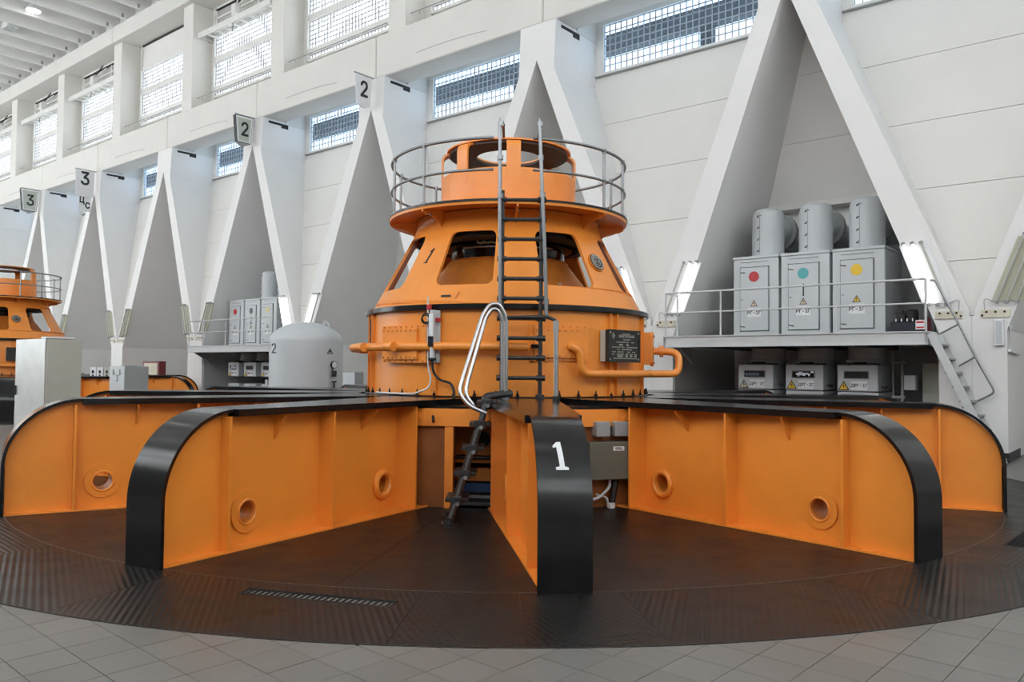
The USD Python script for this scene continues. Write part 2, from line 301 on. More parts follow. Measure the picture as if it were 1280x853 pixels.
# ------------------------------------------------------------------ wall with folded concrete frames
wall = thing('wall_left', 'white folded concrete side wall with leaning legs and sloping panels', None, W0, WRZ, kind='structure')
def slab(g, z0, z1, lo, hi, b0, b1, th=.12):     # tilted slab: a from lo(z) to hi(z), b from b0 (at z0) to b1 (at z1)
    return g.hexa([(lo(z0), b0, z0), (hi(z0), b0, z0), (hi(z0), b0+th, z0), (lo(z0), b0+th, z0), (lo(z1), b1, z1), (hi(z1), b1, z1), (hi(z1), b1+th, z1), (lo(z1), b1+th, z1)])
ML, MR = 8, -3
equip = (-1, 2)
for m in range(MR, ML+1):
    a0, fl_, fr_ = A(m), F(m+.5), F(m-.5)
    out = [(a0-.6, 10.95), (a0-.6, 9.6), (fl_+.04, 2.72), (fl_+.04, 2.62), (fl_+.002, 2.62), (fl_+.002, 0), (fl_+.55, 0), (fl_+.55, 2.35), (a0, 9.95), (fr_-.55, 2.35), (fr_-.55, 0), (fr_-.002, 0), (fr_-.002, 2.62), (fr_-.04, 2.62), (fr_-.04, 2.72), (a0+.6, 9.6), (a0+.6, 10.95)]
    def fn(v):
        o = np.empty_like(v); o[:, 0] = v[:, 0]; o[:, 2] = v[:, 1]
        for i in range(len(v)):
            z = v[i, 1]; back = 2.1+.172*max(0, 9.95-z); o[i, 1] = bf(z) if v[i, 2] < .5 else back
        return o
    part(wall, 'frame_leg', G().prism(Polygon(out), 1., fn=fn), M['leg'])
    # panel under the apex
    La = lambda z: a0+(fl_+.55-a0)*min(1, (9.95-z)/7.6)-.05; Ra = lambda z: a0+(fr_-.55-a0)*min(1, (9.95-z)/7.6)+.05
    bb = lambda z: 1.6+.22*(9.95-max(z, 2.2))
    zs = [9.95, 8.6, 7.1, 5.66] if m in equip else [9.95, 8.6, 7.1, 5.6, 4.1, 2.2]
    for z1, z0 in zip(zs, zs[1:]): part(wall, 'apex_panel', slab(G(), z0+.008, z1, La, Ra, bb(z0), bb(z1)), M['wall'])
    part(wall, 'apex_backing', slab(G(), 2.2 if m not in equip else 5.66, 9.95, La, Ra, bb(2.2 if m not in equip else 5.66)+.06, bb(9.95)+.06, .05), M['wall'])
    if m in equip:
        part(wall, 'lintel', G().box(La(5.66), Ra(5.66), bb(5.66)-.02, 3.4, 5.56, 5.70), M['wall'])
        part(wall, 'recess_panel', G().box(fl_+.5, fr_-.5, 2.95, 3.05, 0, 5.7), M['leg'])
        for s, q in ((1, fl_+.55), (-1, fr_-.55)): part(wall, 'grey_dado', G().box(min(q, q+s*.012), max(q, q+s*.012), -.30, 2.95, .0, 2.1), M['dado'], label='grey painted lower side of the recess')
    else:
        part(wall, 'apex_panel', G().box(fl_+.5, fr_-.5, bb(2.2), bb(2.2)+.1, 0, 2.19), M['wall'])
    for s, q in ((-1, fl_), (1, fr_)):
        x0, x1 = (q-.0, q+.56) if s < 0 else (q-.56, q)
        part(wall, 'plinth', G().box(x0+.001, x1-.001, -.40, 1.0, 0, .16), M['plinth'], label='black plinth at a leg foot')
    part(wall, 'bearing_gap', G().box(a0+.598, a0+.612, .25, 1.10, 10.78, 10.86).box(a0+.598, a0+.612, .80, 1.10, 10.70, 10.79), M['dark'], label='dark gap below the crane beam bearing')
    # panels between neighbouring frames: sloping outwards up to the window
    if m > MR:
        n0, ff = A(m-1), F(m-.5)
        lo = lambda z: ff+(a0+.6-ff)*(z-2.63)/6.97-.12; hi = lambda z: ff+(n0-.6-ff)*(z-2.63)/6.97+.12
        vb = lambda z: -.30+(z-2.63)*(2.0+.30)/(9.95-2.63)
        zs = [2.63, 3.7, 5.25, 6.75, 8.3, 9.95]
        for z0, z1 in zip(zs, zs[1:]): part(wall, 'sloping_panel', slab(G(), z0+.010, z1, lo, hi, vb(z0), vb(z1)), M['wall'])
        part(wall, 'sloping_backing', slab(G(), 2.5, 9.95, lo, hi, vb(2.5)+.06, 2.06, .06), M['wall'])
    # crane beam, one length per bay, its joint over the column
    j0, j1 = -S*m, -S*(m-1)
    part(wall, 'crane_beam', G().bbox(j0+.012, j1-.012, 0, .95, 10.95, 12.33, .03), M['beam'])
    g = G(); t = np.linspace(0, 1, 9); pts = [(j0+1.9+2.9*x, -.002, 11.22+.10*math.sin(2.2*x)-.16*x+.12) for x in t]; g.tube(pts, .008, 5)
    part(wall, 'beam_seam', g, M['grey2'])
    # pilaster, cornice, wall strips
    part(wall, 'pilaster', G().bbox(j0-.34, j0+.50, .8, 2.0, 12.3, 17.6, .02), M['beam'])
    part(wall, 'window_band', G().box(j0-.76, j0+.46, 1.0, 2.06, 10.88, 12.2).box(j0, j1, 1.85, 2.05, 12.15, 13.48).box(j0+.3, j0+.82, 1.72, 2.0, 13.3, 17.6).box(j0+5.9, j1-.2, 1.72, 2.0, 13.3, 17.6), M['beam'])
    part(wall, 'cornice', G().bbox(j0+.004, j1-.004, .55, 2.0, 17.5, 18.3, .03), M['beam'])
    part(wall, 'ledge', G().box(j0, j1, .5, 2.0, 12.2, 12.34), M['beam'])
# ------------------------------------------------------------------ windows: glass block panels, each window one piece of the setting
PB = .185
def blocks(t, a0, a1, z0, z1, b, j_=.013, gm='glass2'):
    nx, nz = max(1, round((a1-a0)/PB)), max(1, round((z1-z0)/PB)); dx, dz = (a1-a0)/nx, (z1-z0)/nz
    g, h = G(), G()
    for i in range(nx):
        for j in range(nz): g.box(a0+i*dx+j_, a0+(i+1)*dx-j_, b, b+.012, z0+j*dz+j_, z0+(j+1)*dz-j_)
    for i in range(nx+1): h.box(a0+i*dx-j_, a0+i*dx+j_, b-.004, b+.016, z0, z1)
    for j in range(nz+1): h.box(a0, a1, b-.004, b+.016, z0+j*dz-j_, z0+j*dz+j_)
    part(t, 'glass_block', g, M[gm], kind='stuff'); part(t, 'block_joint', h, M['mortar'], kind='stuff')
wn = 0
def window(label):
    global wn; wn += 1
    return thing(f'window_{wn}', label, None, W0, WRZ, kind='structure')
for m in range(ML, MR, -1):
    j0 = -S*m; a0, a1 = j0+.46-.02, j0+S-.755
    t = window('low band window of glass blocks under the crane beam, bay %d from the far end' % (ML+1-m))
    f = G().box(a0-.05, a0+.25, 1.94, 2.08, 9.93, 12.2).box(a1-.25, a1+.05, 1.94, 2.08, 9.93, 12.2).box(a0, a1, 1.92, 2.08, 9.90, 9.985).box(a0, a1, 1.93, 2.08, 11.34, 11.66).box(a0, a1, 1.9, 2.08, 12.04, 12.2)
    part(t, 'frame', f, M['winframe'])
    blocks(t, a0+.25, a1-.25, 9.985, 11.34, 2.0); blocks(t, a0+.25, a1-.25, 11.66, 12.04, 2.0, .013, 'glass')
    part(t, 'sill', G().box(a0, a1, 1.88, 2.0, 9.87, 9.90), M['grey2'])
    # upper window
    a0, a1 = j0+.82, j0+5.9
    mech = m not in (4,)
    t = window('tall upper window of glass blocks %s, bay %d from the far end' % ('with a hinged vent on top' if mech else 'with a plain white head panel', ML+1-m))
    f = G()
    for z0, z1 in ((13.42, 13.52), (13.68, 13.92), (15.0, 15.27), (16.2, 16.42)): f.box(a0, a1, 1.66, 1.86, z0, z1)
    part(t, 'frame', f, M['winframe'])
    part(t, 'jamb', G().box(a0-.02, a0+.05, 1.62, 1.86, 13.42, 17.5), M['winframe']); part(t, 'jamb', G().box(a1-.05, a1+.02, 1.62, 1.86, 13.42, 17.5), M['winframe'])
    for z0, z1 in ((13.52, 13.68), (13.92, 15.0), (15.27, 16.2)): blocks(t, a0+.06, a1-.06, z0, z1, 1.72, .017, 'glass')
    part(t, 'sill_rail', G().rod((a0-.75, 1.05, 13.33), (a1+.25, 1.05, 13.33), .016).rod((a0+.1, 1.05, 13.33), (a0+.1, 1.05, 13.2), .012), M['grey2'])
    if mech:
        part(t, 'vent_panel', G().box(a0+.05, a1-.05, 1.74, 1.80, 16.42, 17.5), M['mesh'], label='grey vent leaf')
        fr = G()
        for x in (a0+.05, a0+1.7, a0+3.35, a1-.13): fr.box(x, x+.08, 1.66, 1.76, 16.42, 17.5)
        fr.box(a0+.05, a1-.05, 1.66, 1.76, 16.95, 17.02).box(a0+.05, a1-.05, 1.66, 1.76, 17.40, 17.5); part(t, 'vent_frame', fr, M['winframe'])
        part(t, 'vent_gap', G().box(a0+.05, a1-.05, 1.64, 1.70, 17.34, 17.39), M['dark'])
        part(t, 'service_walk', G().box(a0-.85, a1+.1, 1.02, 1.10, 15.98, 16.22).box(a0-.85, a0-.77, 1.02, 1.5, 15.98, 17.2), M['winframe'], label='white outrigger rail below the vent')
        w = G()
        for i in range(9): w.box(a0-.3+i*.62, a0-.25+i*.62, 1.08, 1.7, 16.0, 16.06)
        part(t, 'walk_grid', w, M['winframe'])
        xm = (a0+a1)/2-.2
        part(t, 'vent_motor', G().bbox(xm-.16, xm+.16, 1.1, 1.4, 16.35, 16.85, .04).rod((xm, 1.25, 16.8), (xm+.5, 1.66, 17.3), .04), M['winframe']); part(t, 'motor_rod', G().rod((xm-.05, 1.2, 16.5), (xm+.1, 1.05, 15.6), .015).rod((xm+.1, 1.3, 16.9), (xm+.45, 1.5, 17.4), .03), M['dark'])
    else:
        part(t, 'head_panel', G().box(a0, a1, 1.70, 1.84, 16.42, 17.5), M['wall'])
        part(t, 'vent_gap', G().box(a0, a1, 1.64, 1.70, 17.42, 17.48), M['dark'])
# the outdoor gallery that darkens the middle of the lower windows
g = G().box(-70, 30, 3.6, 3.9, 11.28, 11.86); gp_ = []
for m in range(ML, MR-1, -1): gp_.append((-S*m-.155+3.0, -S*m-.155+3.35, 3.62, 3.88, 8.0, 11.28))
t = thing('outdoor_gallery', 'dark concrete gallery outside, seen through the lower glass block windows', 'gallery', W0, WRZ)
part(t, 'gallery_beam', g, M['ext'])
for q in gp_: part(t, 'gallery_post', G().box(*q), M['ext'])

# ------------------------------------------------------------------ ceiling and the rest of the hall
ce = thing('ceiling', 'white ceiling of closely spaced concrete ribs', None, W0, WRZ, kind='structure')
part(ce, 'roof_slab', G().box(-72, 24.4, -26.2, 2.1, 18.95, 19.2), M['ceil'])
x = -24.12-1.62*26
while x < 24:
    part(ce, 'rib', G().hexa([(x-.07, -26, 18.25), (x+.07, -26, 18.25), (x+.07, .9, 18.25), (x-.07, .9, 18.25), (x-.13, -26, 18.96), (x+.13, -26, 18.96), (x+.13, .9, 18.96), (x-.13, .9, 18.96)]), M['ceil'])
    if -48 < x < -15: part(ce, 'rib_bracket', G().box(x+.07, x+.10, .25, .36, 18.28, 18.46), M['grey2'])
    x += 1.62
part(ce, 'roof_edge', G().box(-72, 24.4, .9, 2.1, 18.28, 18.96), M['ceil'])
wr = thing('wall_right', 'opposite side wall of the hall with two bands of windows', None, W0, WRZ, kind='structure')
part(wr, 'dado', G().box(-72, 31, -25.9, -25.86, 0, 2.0).box(-24, 31, -25.9, -25.86, 2.0, 7.0), M['grey2'])  # grey lower facing added on this unseen wall to cut low fill light
g = G().box(-72, 31, -26.2, -25.9, 0, 2.0).box(-24, 31, -26.2, -25.9, 2.0, 8.0).box(-72, 31, -26.2, -25.9, 16.8, 19.)
part(wr, 'wall_band', g, M['wall'])
for i in range(16): part(wr, 'pilaster', G().box(-72+S*i-.4, -72+S*i+.4, -26.2, -25.6, 0, 19), M['beam'])
part(wr, 'window_bar', G().box(-72, 31, -26.1, -26.0, 7.2, 7.35).box(-72, 31, -26.1, -26.0, 12.0, 12.5).box(-72, 31, -26.1, -26.0, 8.9, 9.0).box(-72, 31, -26.1, -26.0, 15.0, 15.15), M['winframe'])
one('wall_back', G().add(*G().box(-72.4, -72, -26, 4, 0, 19).mesh()).map(lambda v: W0+np.outer(v[:, 0], e1)+np.outer(v[:, 1], e2)+np.outer(v[:, 2], (0, 0, 1))), M['wall'], 'far white end wall of the hall', kind='structure')
wf = thing('wall_front', 'unseen near end wall of the hall with openings added for light', None, W0, WRZ, kind='structure')
part(wf, 'wall_band', G().box(24, 24.4, -26, 4, 0, 10.0).box(24, 24.4, -26, 4, 17, 19), M['wall'])  # high openings added in this unseen wall to bring light from the right
for i in range(7): part(wf, 'pier', G().box(23.9, 24.5, -26+4.6*i, -25.2+4.6*i, 10.0, 17), M['beam'])
part(wf, 'window_bar', G().box(24.1, 24.2, -26, 4, 13.2, 13.35), M['winframe'])
lamps = [(-28.4, -2.62)]+[(x, y) for y in (-2.62, -12.0, -21.0) for x in (-55, -41.5, -28.4, -15, -2, 11) if (x, y) != (-28.4, -2.62)]
for i, (x, y) in enumerate(lamps):
    P = W0+e1*x+e2*y
    t = thing('ceiling_lamp', 'round glowing ceiling lamp between two white ribs' if not i else 'round ceiling lamp of the hall outside the picture', 'lamp', (P[0], P[1], 18.3), group=None if not i else 'hall ceiling lamps out of view')
    part(t, 'housing', G().lathe([(.12, .64), (.14, .25), (.30, .12), (.33, .02), (.31, .02)], 24), M['white'], 30)
    part(t, 'diffuser', G().disc((0, 0, .02), (0, 0, -1), .30, .03, 24), M['lamp'])
t = thing('ceiling_vent', 'small grey grille on the ceiling left of the lit lamp', 'vent', W0+e1*-31.8+e2*-2.5+np.array([0, 0, 18.4]), WRZ)
part(t, 'frame', G().box(-.45, .45, -.25, .25, 0, .5), M['ceil'])
for i in range(4): part(t, 'slat', G().box(-.40+.21*i, -.24+.21*i, -.2, .2, -.02, 0), M['grey'])

# ------------------------------------------------------------------ hydro generator
def cyl(deg, r, z): t = math.radians(deg); return np.array([r*math.sin(t), -r*math.cos(t), z])
def frame(deg):       # outward, tangential (to the right seen from outside)
    t = math.radians(deg); return np.array([math.sin(t), -math.cos(t), 0]), np.array([math.cos(t), math.sin(t), 0])
RE, ZT = 6.466, 1.22
def one_glyph(h):     # the painted numeral 1 with a foot and a flag
    return Polygon([(-.22, 0), (.22, 0), (.22, .09), (.10, .11), (.10, 1.), (-.04, 1.), (-.20, .84), (-.20, .76), (-.08, .80), (-.08, .11), (-.22, .09)]).buffer(0), h
def place(poly, h, o, ex, ey, ez, d=.004): return G().prism(affinity.scale(poly, h, h, origin=(0, 0)), d, o=o, ex=ex, ey=ey, ez=ez)
def curve(u, off=0.):        # end plate: u = arc length-like parameter, 0 at the top start, 1 at the end of the arc
    w = u*PI/2; return (5.72+(.746-off)*math.sin(w), .5+(.72-off)*math.cos(w))
WEB = None
def generator(loc, label, near):
    T = thing('hydro_generator', label, 'generator', loc)
    P = lambda *a, **k: part(T, *a, **k)
    # arms
    prof = [(3.0, .012), (6.425, .012), (6.425, .5)]+[curve(u, .035) for u in np.linspace(.98, 0, 14)]+[(3.0, 1.165)]
    web = Polygon(prof)
    for r in (5.50, 3.52): web = web.difference(Point(r, .30).buffer(.098, 7))
    for k in range(12):
        az = PHI+30*k; d, t = frame(az); Z = np.array([0, 0, 1.])
        fl = .068 if k == 0 else .095
        o = lambda r: .17+fl*(6.45-r); wo = lambda r: .10+.034*(6.45-r)
        loc3 = lambda r, s, z: d*r+t*s+Z*z
        g = G()
        for sg in (-1, 1):
            g.prism(web, .02, fn=lambda v: np.outer(v[:, 0], d)+np.outer(sg*(.10+.034*(6.45-v[:, 0])-v[:, 2]), t)+np.outer(v[:, 1], Z))
        arm = part(T, 'arm', g, M['orange'])
        sub = lambda *a, **kk: part(arm, *a, **kk)
        q = [(2.2, 1), (5.72, 1)]
        P8 = [loc3(r, sg*(o(r)+.012), z) for z in (1.158, ZT) for r, sg in ((2.16, -1), (5.725, -1), (5.725, 1), (2.16, 1))]
        sub('top_plate', G().hexa(P8), M['black'], label='black top plate')
        P8 = [loc3(r, sg*o(r), z) for z in (0.0, .014) for r, sg in ((3.0, -1), (6.43, -1), (6.43, 1), (3.0, 1))]
        sub('foot_plate', G().hexa(P8), M['orange'])
        us = list(np.linspace(0, 1, 22)); pts = [(curve(u), curve(u, .03)) for u in us]+[((RE, .001), (RE-.03, .001))]
        vs, fs = [], []
        for (a, b) in pts:
            for sg in (-1, 1): vs.append(loc3(a[0], sg*.198, a[1]))
            for sg in (-1, 1): vs.append(loc3(b[0], sg*.198, b[1]))
        for i in range(len(pts)-1):
            b0, b1 = 4*i, 4*i+4
            fs += [(b0, b0+1, b1+1, b1), (b0+3, b0+2, b1+2, b1+3), (b0+2, b0, b1, b1+2), (b0+1, b0+3, b1+3, b1+1)]
        end = sub('end_plate', G().add(vs, fs), M['black'], 40, label='black end plate curving down to the floor')
        for r in (5.79, 4.54, 3.24):
            for sg in (-1, 1):
                sub('rib', G().hexa([loc3(r+e, sg*s_, z) for z in (.014, 1.158) for e, s_ in ((-.012, wo(r)-.01), (.012, wo(r)-.01), (.012, o(r)-.004), (-.012, o(r)-.004))]), M['orange'])
        for r in (5.17, 3.89):
            for sg in (-1, 1):
                w0, w1 = wo(r)-.005, o(r)-.02
                v = [loc3(r+e, sg*s_, z) for e in (-.01, .01) for s_, z in ((w0, 1.158), (w1, 1.158), (w1, 1.13), (w0+.01, .92), (w0, .92))]
                sub('gusset', G().add(v, [(0, 1, 2), (0, 2, 3), (0, 3, 4), (7, 6, 5), (8, 7, 5), (9, 8, 5)]+[x for i in range(5) for x in ((i, (i+1) % 5, 5+(i+1) % 5), (i, 5+(i+1) % 5, 5+i))]), M['orange'])
        for r in (5.50, 3.52):
            for sg in (-1, 1):
                c = loc3(r, sg*wo(r), .30)
                gg = G()
                if r > 5: gg.ring(c, t*sg, .185, .10, .014).torus(c+t*sg*.014, t, .108, .012)
                else: gg.ring(c, t*sg, .16, .10, .02).torus(c+t*sg*.02, t, .13, .032)
                sub('hole_collar', gg, M['orange'], 40)
        for r in (5.50, 3.52):
            n = 24; w_ = wo(r)
            v = [loc3(r, 0, .3)+t*s_+.1*(math.cos(2*PI*i/n)*d+math.sin(2*PI*i/n)*Z) for s_ in (-w_, w_) for i in range(n)]
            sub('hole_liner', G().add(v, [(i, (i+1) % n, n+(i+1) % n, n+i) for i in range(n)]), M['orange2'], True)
        if k == 0 and near:
            poly, _ = one_glyph(1)
            def fn(v):
                out = np.empty_like(v)
                for i, (x, y, h_) in enumerate(v):
                    a = .80-.50*y     # arc parameter at the glyph's height
                    rr, zz = curve(.665-.215*y, -.0015-h_); out[i] = loc3(rr, x*.215-.03+.02*(1-y), zz)
                return out
            part(arm, 'number', G().prism(poly, .002, fn=fn, sub=.12), M['white'], label='white painted number 1')
        # wall of the hub between this arm and the next
        c, dd, tt = cyl(az+15, 3.05, 0), *frame(az+15)
        hw = .80
        pl = sbox(-hw, 0, hw, 1.12)
        if k == 11: pl = pl.difference(sbox(.0, .0, .60, .92))
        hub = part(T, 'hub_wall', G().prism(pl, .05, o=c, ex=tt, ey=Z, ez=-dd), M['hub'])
        part(hub, 'ring_girder', G().prism(sbox(-hw, .93, hw, 1.13), .06, o=c+dd*.0, ex=tt, ey=Z, ez=dd), M['orange'])
        for s_ in (-.40, .40):
            q = c+tt*s_+dd*.06+Z*1.03
            part(hub, 'girder_boss', G().disc(q, dd, .055, .02, 16).disc(q+dd*.02, dd, .034, .03, 6).prism(sbox(-.09, -.10, .09, .10), .012, o=q, ex=tt, ey=Z, ez=dd), M['orange'])
        if k == 11 and near:
            part(hub, 'door_jamb', G().prism(sbox(-.10, 0, 0, .93), .05, o=c, ex=tt, ey=Z, ez=dd), M['orange'])
    P('deck_ring', G().lathe([(1.9, 1.135), (3.12, 1.135), (3.12, 1.157), (1.9, 1.157)], 48, closed=True), M['black'], label='black deck plate around the drum foot')
    # turbine shaft seen through the hub opening
    sh = P('shaft', G().lathe([(2.35, -.6), (2.35, 1.1)], 48), M['dark'])
    if near:
        L = lambda r0, r1, z0, z1: G().lathe([(r0, z0), (r1, z0), (r1, z1), (r0, z1)], 64, closed=True)
        part(sh, 'flange', L(2.3, 2.82, -.01, .03), M['steel'], 40); part(sh, 'flange', L(2.3, 2.80, .075, .11), M['steel'], 40)
        part(sh, 'packing', L(2.3, 2.74, .03, .075), M['rubber'], 40)
        part(sh, 'blue_band', L(2.3, 2.70, .13, .23), M['blue'], 40)
        part(sh, 'orange_band', L(2.3, 2.62, .25, .40), M['orange2'], 40); part(sh, 'orange_band', L(2.3, 2.68, .47, .51), M['orange2'], 40)
        part(sh, 'orange_band', L(2.3, 2.56, .55, .98), M['orange2'], 40)
        b = G()
        for i in range(60):
            q = cyl(-40+i*1.2, 2.785, .11); b.disc(q, (0, 0, 1), .014, .025, 6)
        part(sh, 'flange_bolts', b, M['dark'], kind='stuff')
        part(sh, 'hand_hole', G().disc(cyl(-6.5, 2.555, .74), frame(-6.5)[0], .10, .02, 20), M['dark'])
        part(sh, 'oil_pipe', G().tube(bend([cyl(-16, 2.74, .54), cyl(-3, 2.74, .54)], .1), .018).tube([cyl(-14, 2.72, .42), cyl(-14, 2.72, .9)], .016).tube([cyl(-15.5, 2.78, .2), cyl(-15.5, 2.78, .9)], .022), M['dark'], True)
        part(sh, 'valve', G().disc(cyl(-15.5, 2.80, .62), frame(-15)[0], .03, .04, 12).disc(cyl(-15.5, 2.80, .35), frame(-15)[0], .025, .05, 12), M['steel'])
    # drum
    n = 120
    drum = P('drum', G().lathe([(1.95, 1.16), (2.05, 1.16), (2.05, 2.38), (1.95, 2.38)], n), M['orange'], 40)
    P('base_ring', G().lathe([(1.95, 1.158), (2.125, 1.158), (2.13, 1.17), (2.13, 1.225), (2.12, 1.235), (1.95, 1.235)], n, closed=True), M['black'], 40)
    P('crown_ring', G().lathe([(1.95, 2.335), (2.11, 2.335), (2.12, 2.345), (2.12, 2.405), (2.11, 2.412), (1.95, 2.412)], n, closed=True), M['black'], 40)
    bl = lambda q: G().disc(q, (0, 0, 1), .022, .028, 6).disc(q+np.array([0, 0, .028]), (0, 0, 1), .014, .05, 8, .006)
    if near:
        for i in range(48): P('foot_bolt', bl(cyl(3.75+7.5*i, 2.092, 1.235)), M['black'])
    else:
        b = G()
        for i in range(48): b.add(*bl(cyl(3.75+7.5*i, 2.092, 1.235)).mesh())
        P('foot_bolts', b, M['black'], kind='stuff')
    for az in (-72, -66, -26, 12.5, 41, 45, 68, 96, 130, 164, 198, 232):
        d, t = frame(az); P('drum_rib', G().prism(sbox(-.012, 1.235, .012, 2.335), .055, o=d*2.045, ex=t, ey=(0, 0, 1), ez=d), M['orange'])
    # cone with eight openings
    rc = lambda z: np.where(z < 3.55, 2.02+(z-2.41)*(1.415-2.02)/(3.55-2.41), 1.415-(z-3.55)*.30)
    K = 1.75
    sheet = sbox(0, 2.41, math.radians(360)*K, 3.79)
    for i in range(8):
        c = math.radians(26.5+45*i)*K; w0 = math.radians(12.6)*K
        ring = Polygon([(c-w0, 2.68), (c+w0, 2.68), (c+w0, 3.45), (c-w0, 3.45)]).buffer(-.10).buffer(.10, 5); sheet = sheet.difference(ring)
    def cone(v):
        r = rc(v[:, 1])-v[:, 2]; a = v[:, 0]/K; return np.stack([r*np.sin(a), -r*np.cos(a), v[:, 1]], -1)
    P('cone', G().prism(sheet, .045, fn=cone, sub=.16), M['orange'], 38)
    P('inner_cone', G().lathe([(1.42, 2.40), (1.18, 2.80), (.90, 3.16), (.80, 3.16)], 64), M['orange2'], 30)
    P('inner_rim', G().lathe([(.90, 3.15), (.925, 3.165), (.90, 3.18), (.80, 3.18)], 64, closed=True), M['orange'], 30)
    P('slip_ring_drum', G().lathe([(.78, 3.1), (.86, 3.2), (.86, 3.32), (.98, 3.36), (.98, 3.46), (.9, 3.5), (.9, 3.78), (.3, 3.78)], 64), M['black'], 40)
    P('inner_lining', G().lathe([(1.05, 3.70), (1.28, 3.70), (1.36, 3.40), (1.10, 3.38), (1.05, 3.5)], 64, closed=True), M['dark'], 30)
    if near:
        w = G()
        for j in range(4): w.tube([cyl(-26+2*i+j, 1.02+.03*math.sin(i*1.9+j), 3.36+.022*math.sin(i*2.1+2*j)) for i in range(11)], .006, 5)
        P('loose_wire', w, M['cream'], True, label='pale wiring inside the cone')
        P('brush_rail', G().tube([cyl(-38+2*i, 1.03, 3.30) for i in range(20)], .014, 6).tube([cyl(10+2*i, 1.03, 3.30) for i in range(15)], .014, 6), M['steel'], True)
        P('drain_cock', G().rod(cyl(33.5, 1.32, 2.66), cyl(33.5, 1.32, 2.78), .02).rod(cyl(33.5, 1.32, 2.74), cyl(31.5, 1.36, 2.76), .012), M['steel'])
    P('platform', G().lathe([(.95, 3.775), (1.70, 3.775), (1.79, 3.745), (1.795, 3.795), (.95, 3.80)], n, closed=True), M['orange'], 25)
    P('platform_rim', G().lathe([(1.78, 3.785), (1.805, 3.785), (1.805, 3.812), (1.78, 3.812)], n, closed=True), M['black'])
    P('neck_bead', G().lathe([(1.345, 3.74), (1.385, 3.755), (1.345, 3.775)], n, closed=True), M['orange'], 30)
    for i in range(8):
        d, t = frame(4+45*i); pts = [(1.32, 3.78), (1.775, 3.78), (1.78, 3.72)]
        for s_ in np.linspace(0, 1, 8): pts.append((1.72-.33*math.sin(s_*PI/2), 3.47+.22*math.cos(s_*PI/2)+.0*s_))
        pts.append((1.36, 3.42)); P('bracket_plate', G().prism(Polygon(pts).buffer(0), .024, o=-t*.012, ex=d, ey=(0, 0, 1), ez=t), M['orange'])
        if near and i in (0, 1, 7): P('lug_bolt', G().disc(d*1.66+t*.02+np.array([0, 0, 3.69]), t, .018, .03, 8), M['steel'])
    # collector housing on top
    P('collector_drum', G().lathe([(.985, 3.80), (1.02, 3.80), (1.02, 4.40), (1.01, 4.43), (.985, 4.43)], 80, closed=True), M['orange'], 40)
    P('drum_foot_bead', G().lathe([(1.01, 3.80), (1.045, 3.80), (1.045, 3.825), (1.01, 3.825)], 80, closed=True), M['orange'])
    g = G()
    for i in range(28): d, t = frame(12.86*i); g.disc(d*1.018+np.array([0, 0, 3.93]), d, .016, .014, 6)
    P('drum_screws', g, M['orange'], kind='stuff')
    for i in range(7):
        az = (4, -41, -86, 94, 139, 184, 229)[i]; d, t = frame(az)
        pts = [(1.02, 4.25), (1.02, 4.72)]+[(.90+.12*math.cos(x), 4.72+.115*math.sin(x)) for x in np.linspace(0, PI/2, 6)]+[(.55, 4.835), (.55, 4.805), (.88, 4.805)]+[(.89+.10*math.cos(x), 4.71+.095*math.sin(x)) for x in np.linspace(PI/2, 0, 5)]+[(.99, 4.25)]
        P('hoop_bracket', G().prism(Polygon(pts).buffer(0), .20, o=-t*.10, ex=d, ey=(0, 0, 1), ez=t), M['orange'])
    P('top_ring', G().lathe([(.50, 4.84), (.945, 4.84), (.945, 4.865), (.50, 4.865)], 80, closed=True), M['orange'], 30)
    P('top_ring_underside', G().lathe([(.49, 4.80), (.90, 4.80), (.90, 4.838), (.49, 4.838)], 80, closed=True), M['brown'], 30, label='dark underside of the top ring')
    # guard rail
    arc = lambda a0, a1, r, z, n=60: [cyl(a0+(a1-a0)*i/n, r, z) for i in range(n+1)]
    rail = P('guard_rail', G().tube(arc(10.5, 353.5, 1.765, 4.62, 90), .021, 8), M['galv'], True, label='round tube guard rail on the platform')
    part(rail, 'middle_rail', G().tube(arc(10.5, 353.5, 1.765, 4.20, 90), .018, 8), M['galv'], True)
    for az in (-41, -71, 49, 72, 110, 148, 186, 224, 256):
        part(rail, 'post', G().rod(cyl(az, 1.755, 3.80), cyl(az, 1.755, 4.63), .019).disc(cyl(az, 1.755, 3.81), (0, 0, 1), .045, .025, 10).disc(cyl(az, 1.755, 4.59), (0, 0, 1), .03, .06, 10).disc(cyl(az, 1.755, 4.17), (0, 0, 1), .027, .06, 10), M['galv'], 40)
    # emblem on the cone
    def on_cone(az, z):
        d, t = frame(az); nrm = d*.885+np.array([0, 0, .465]); nrm /= np.linalg.norm(nrm); return cyl(az, float(rc(np.array(z))), z), nrm, t, np.cross(nrm, t)
    o_, nr, tx, uy = on_cone(46.5, 3.06)
    em = P('emblem', G().disc(o_-nr*.01, nr, .145, .03, 32), M['orange2'])
    part(em, 'emblem_disc', G().disc(o_+nr*.019, nr, .125, .012, 32), M['plate'], label='dark round maker emblem')
    part(em, 'emblem_ring', G().ring(o_+nr*.031, nr, .118, .102, .004, 32).ring(o_+nr*.031, nr, .068, .060, .004, 28), M['platetext'])
    sg = G(); sg.tube([o_+nr*.034+tx*x-uy*0+(-uy if False else uy)*y for x, y in ((-.045, -.02), (-.02, .03), (.0, .0), (.02, -.03), (.045, .02))], .008, 5)
    for i in range(9): a = 2*PI*i/18+.6; sg.disc(o_+nr*.031+tx*.085*math.cos(a)+uy*.085*math.sin(a), nr, .010, .004, 6)
    part(em, 'emblem_sign', sg, M['platetext'])
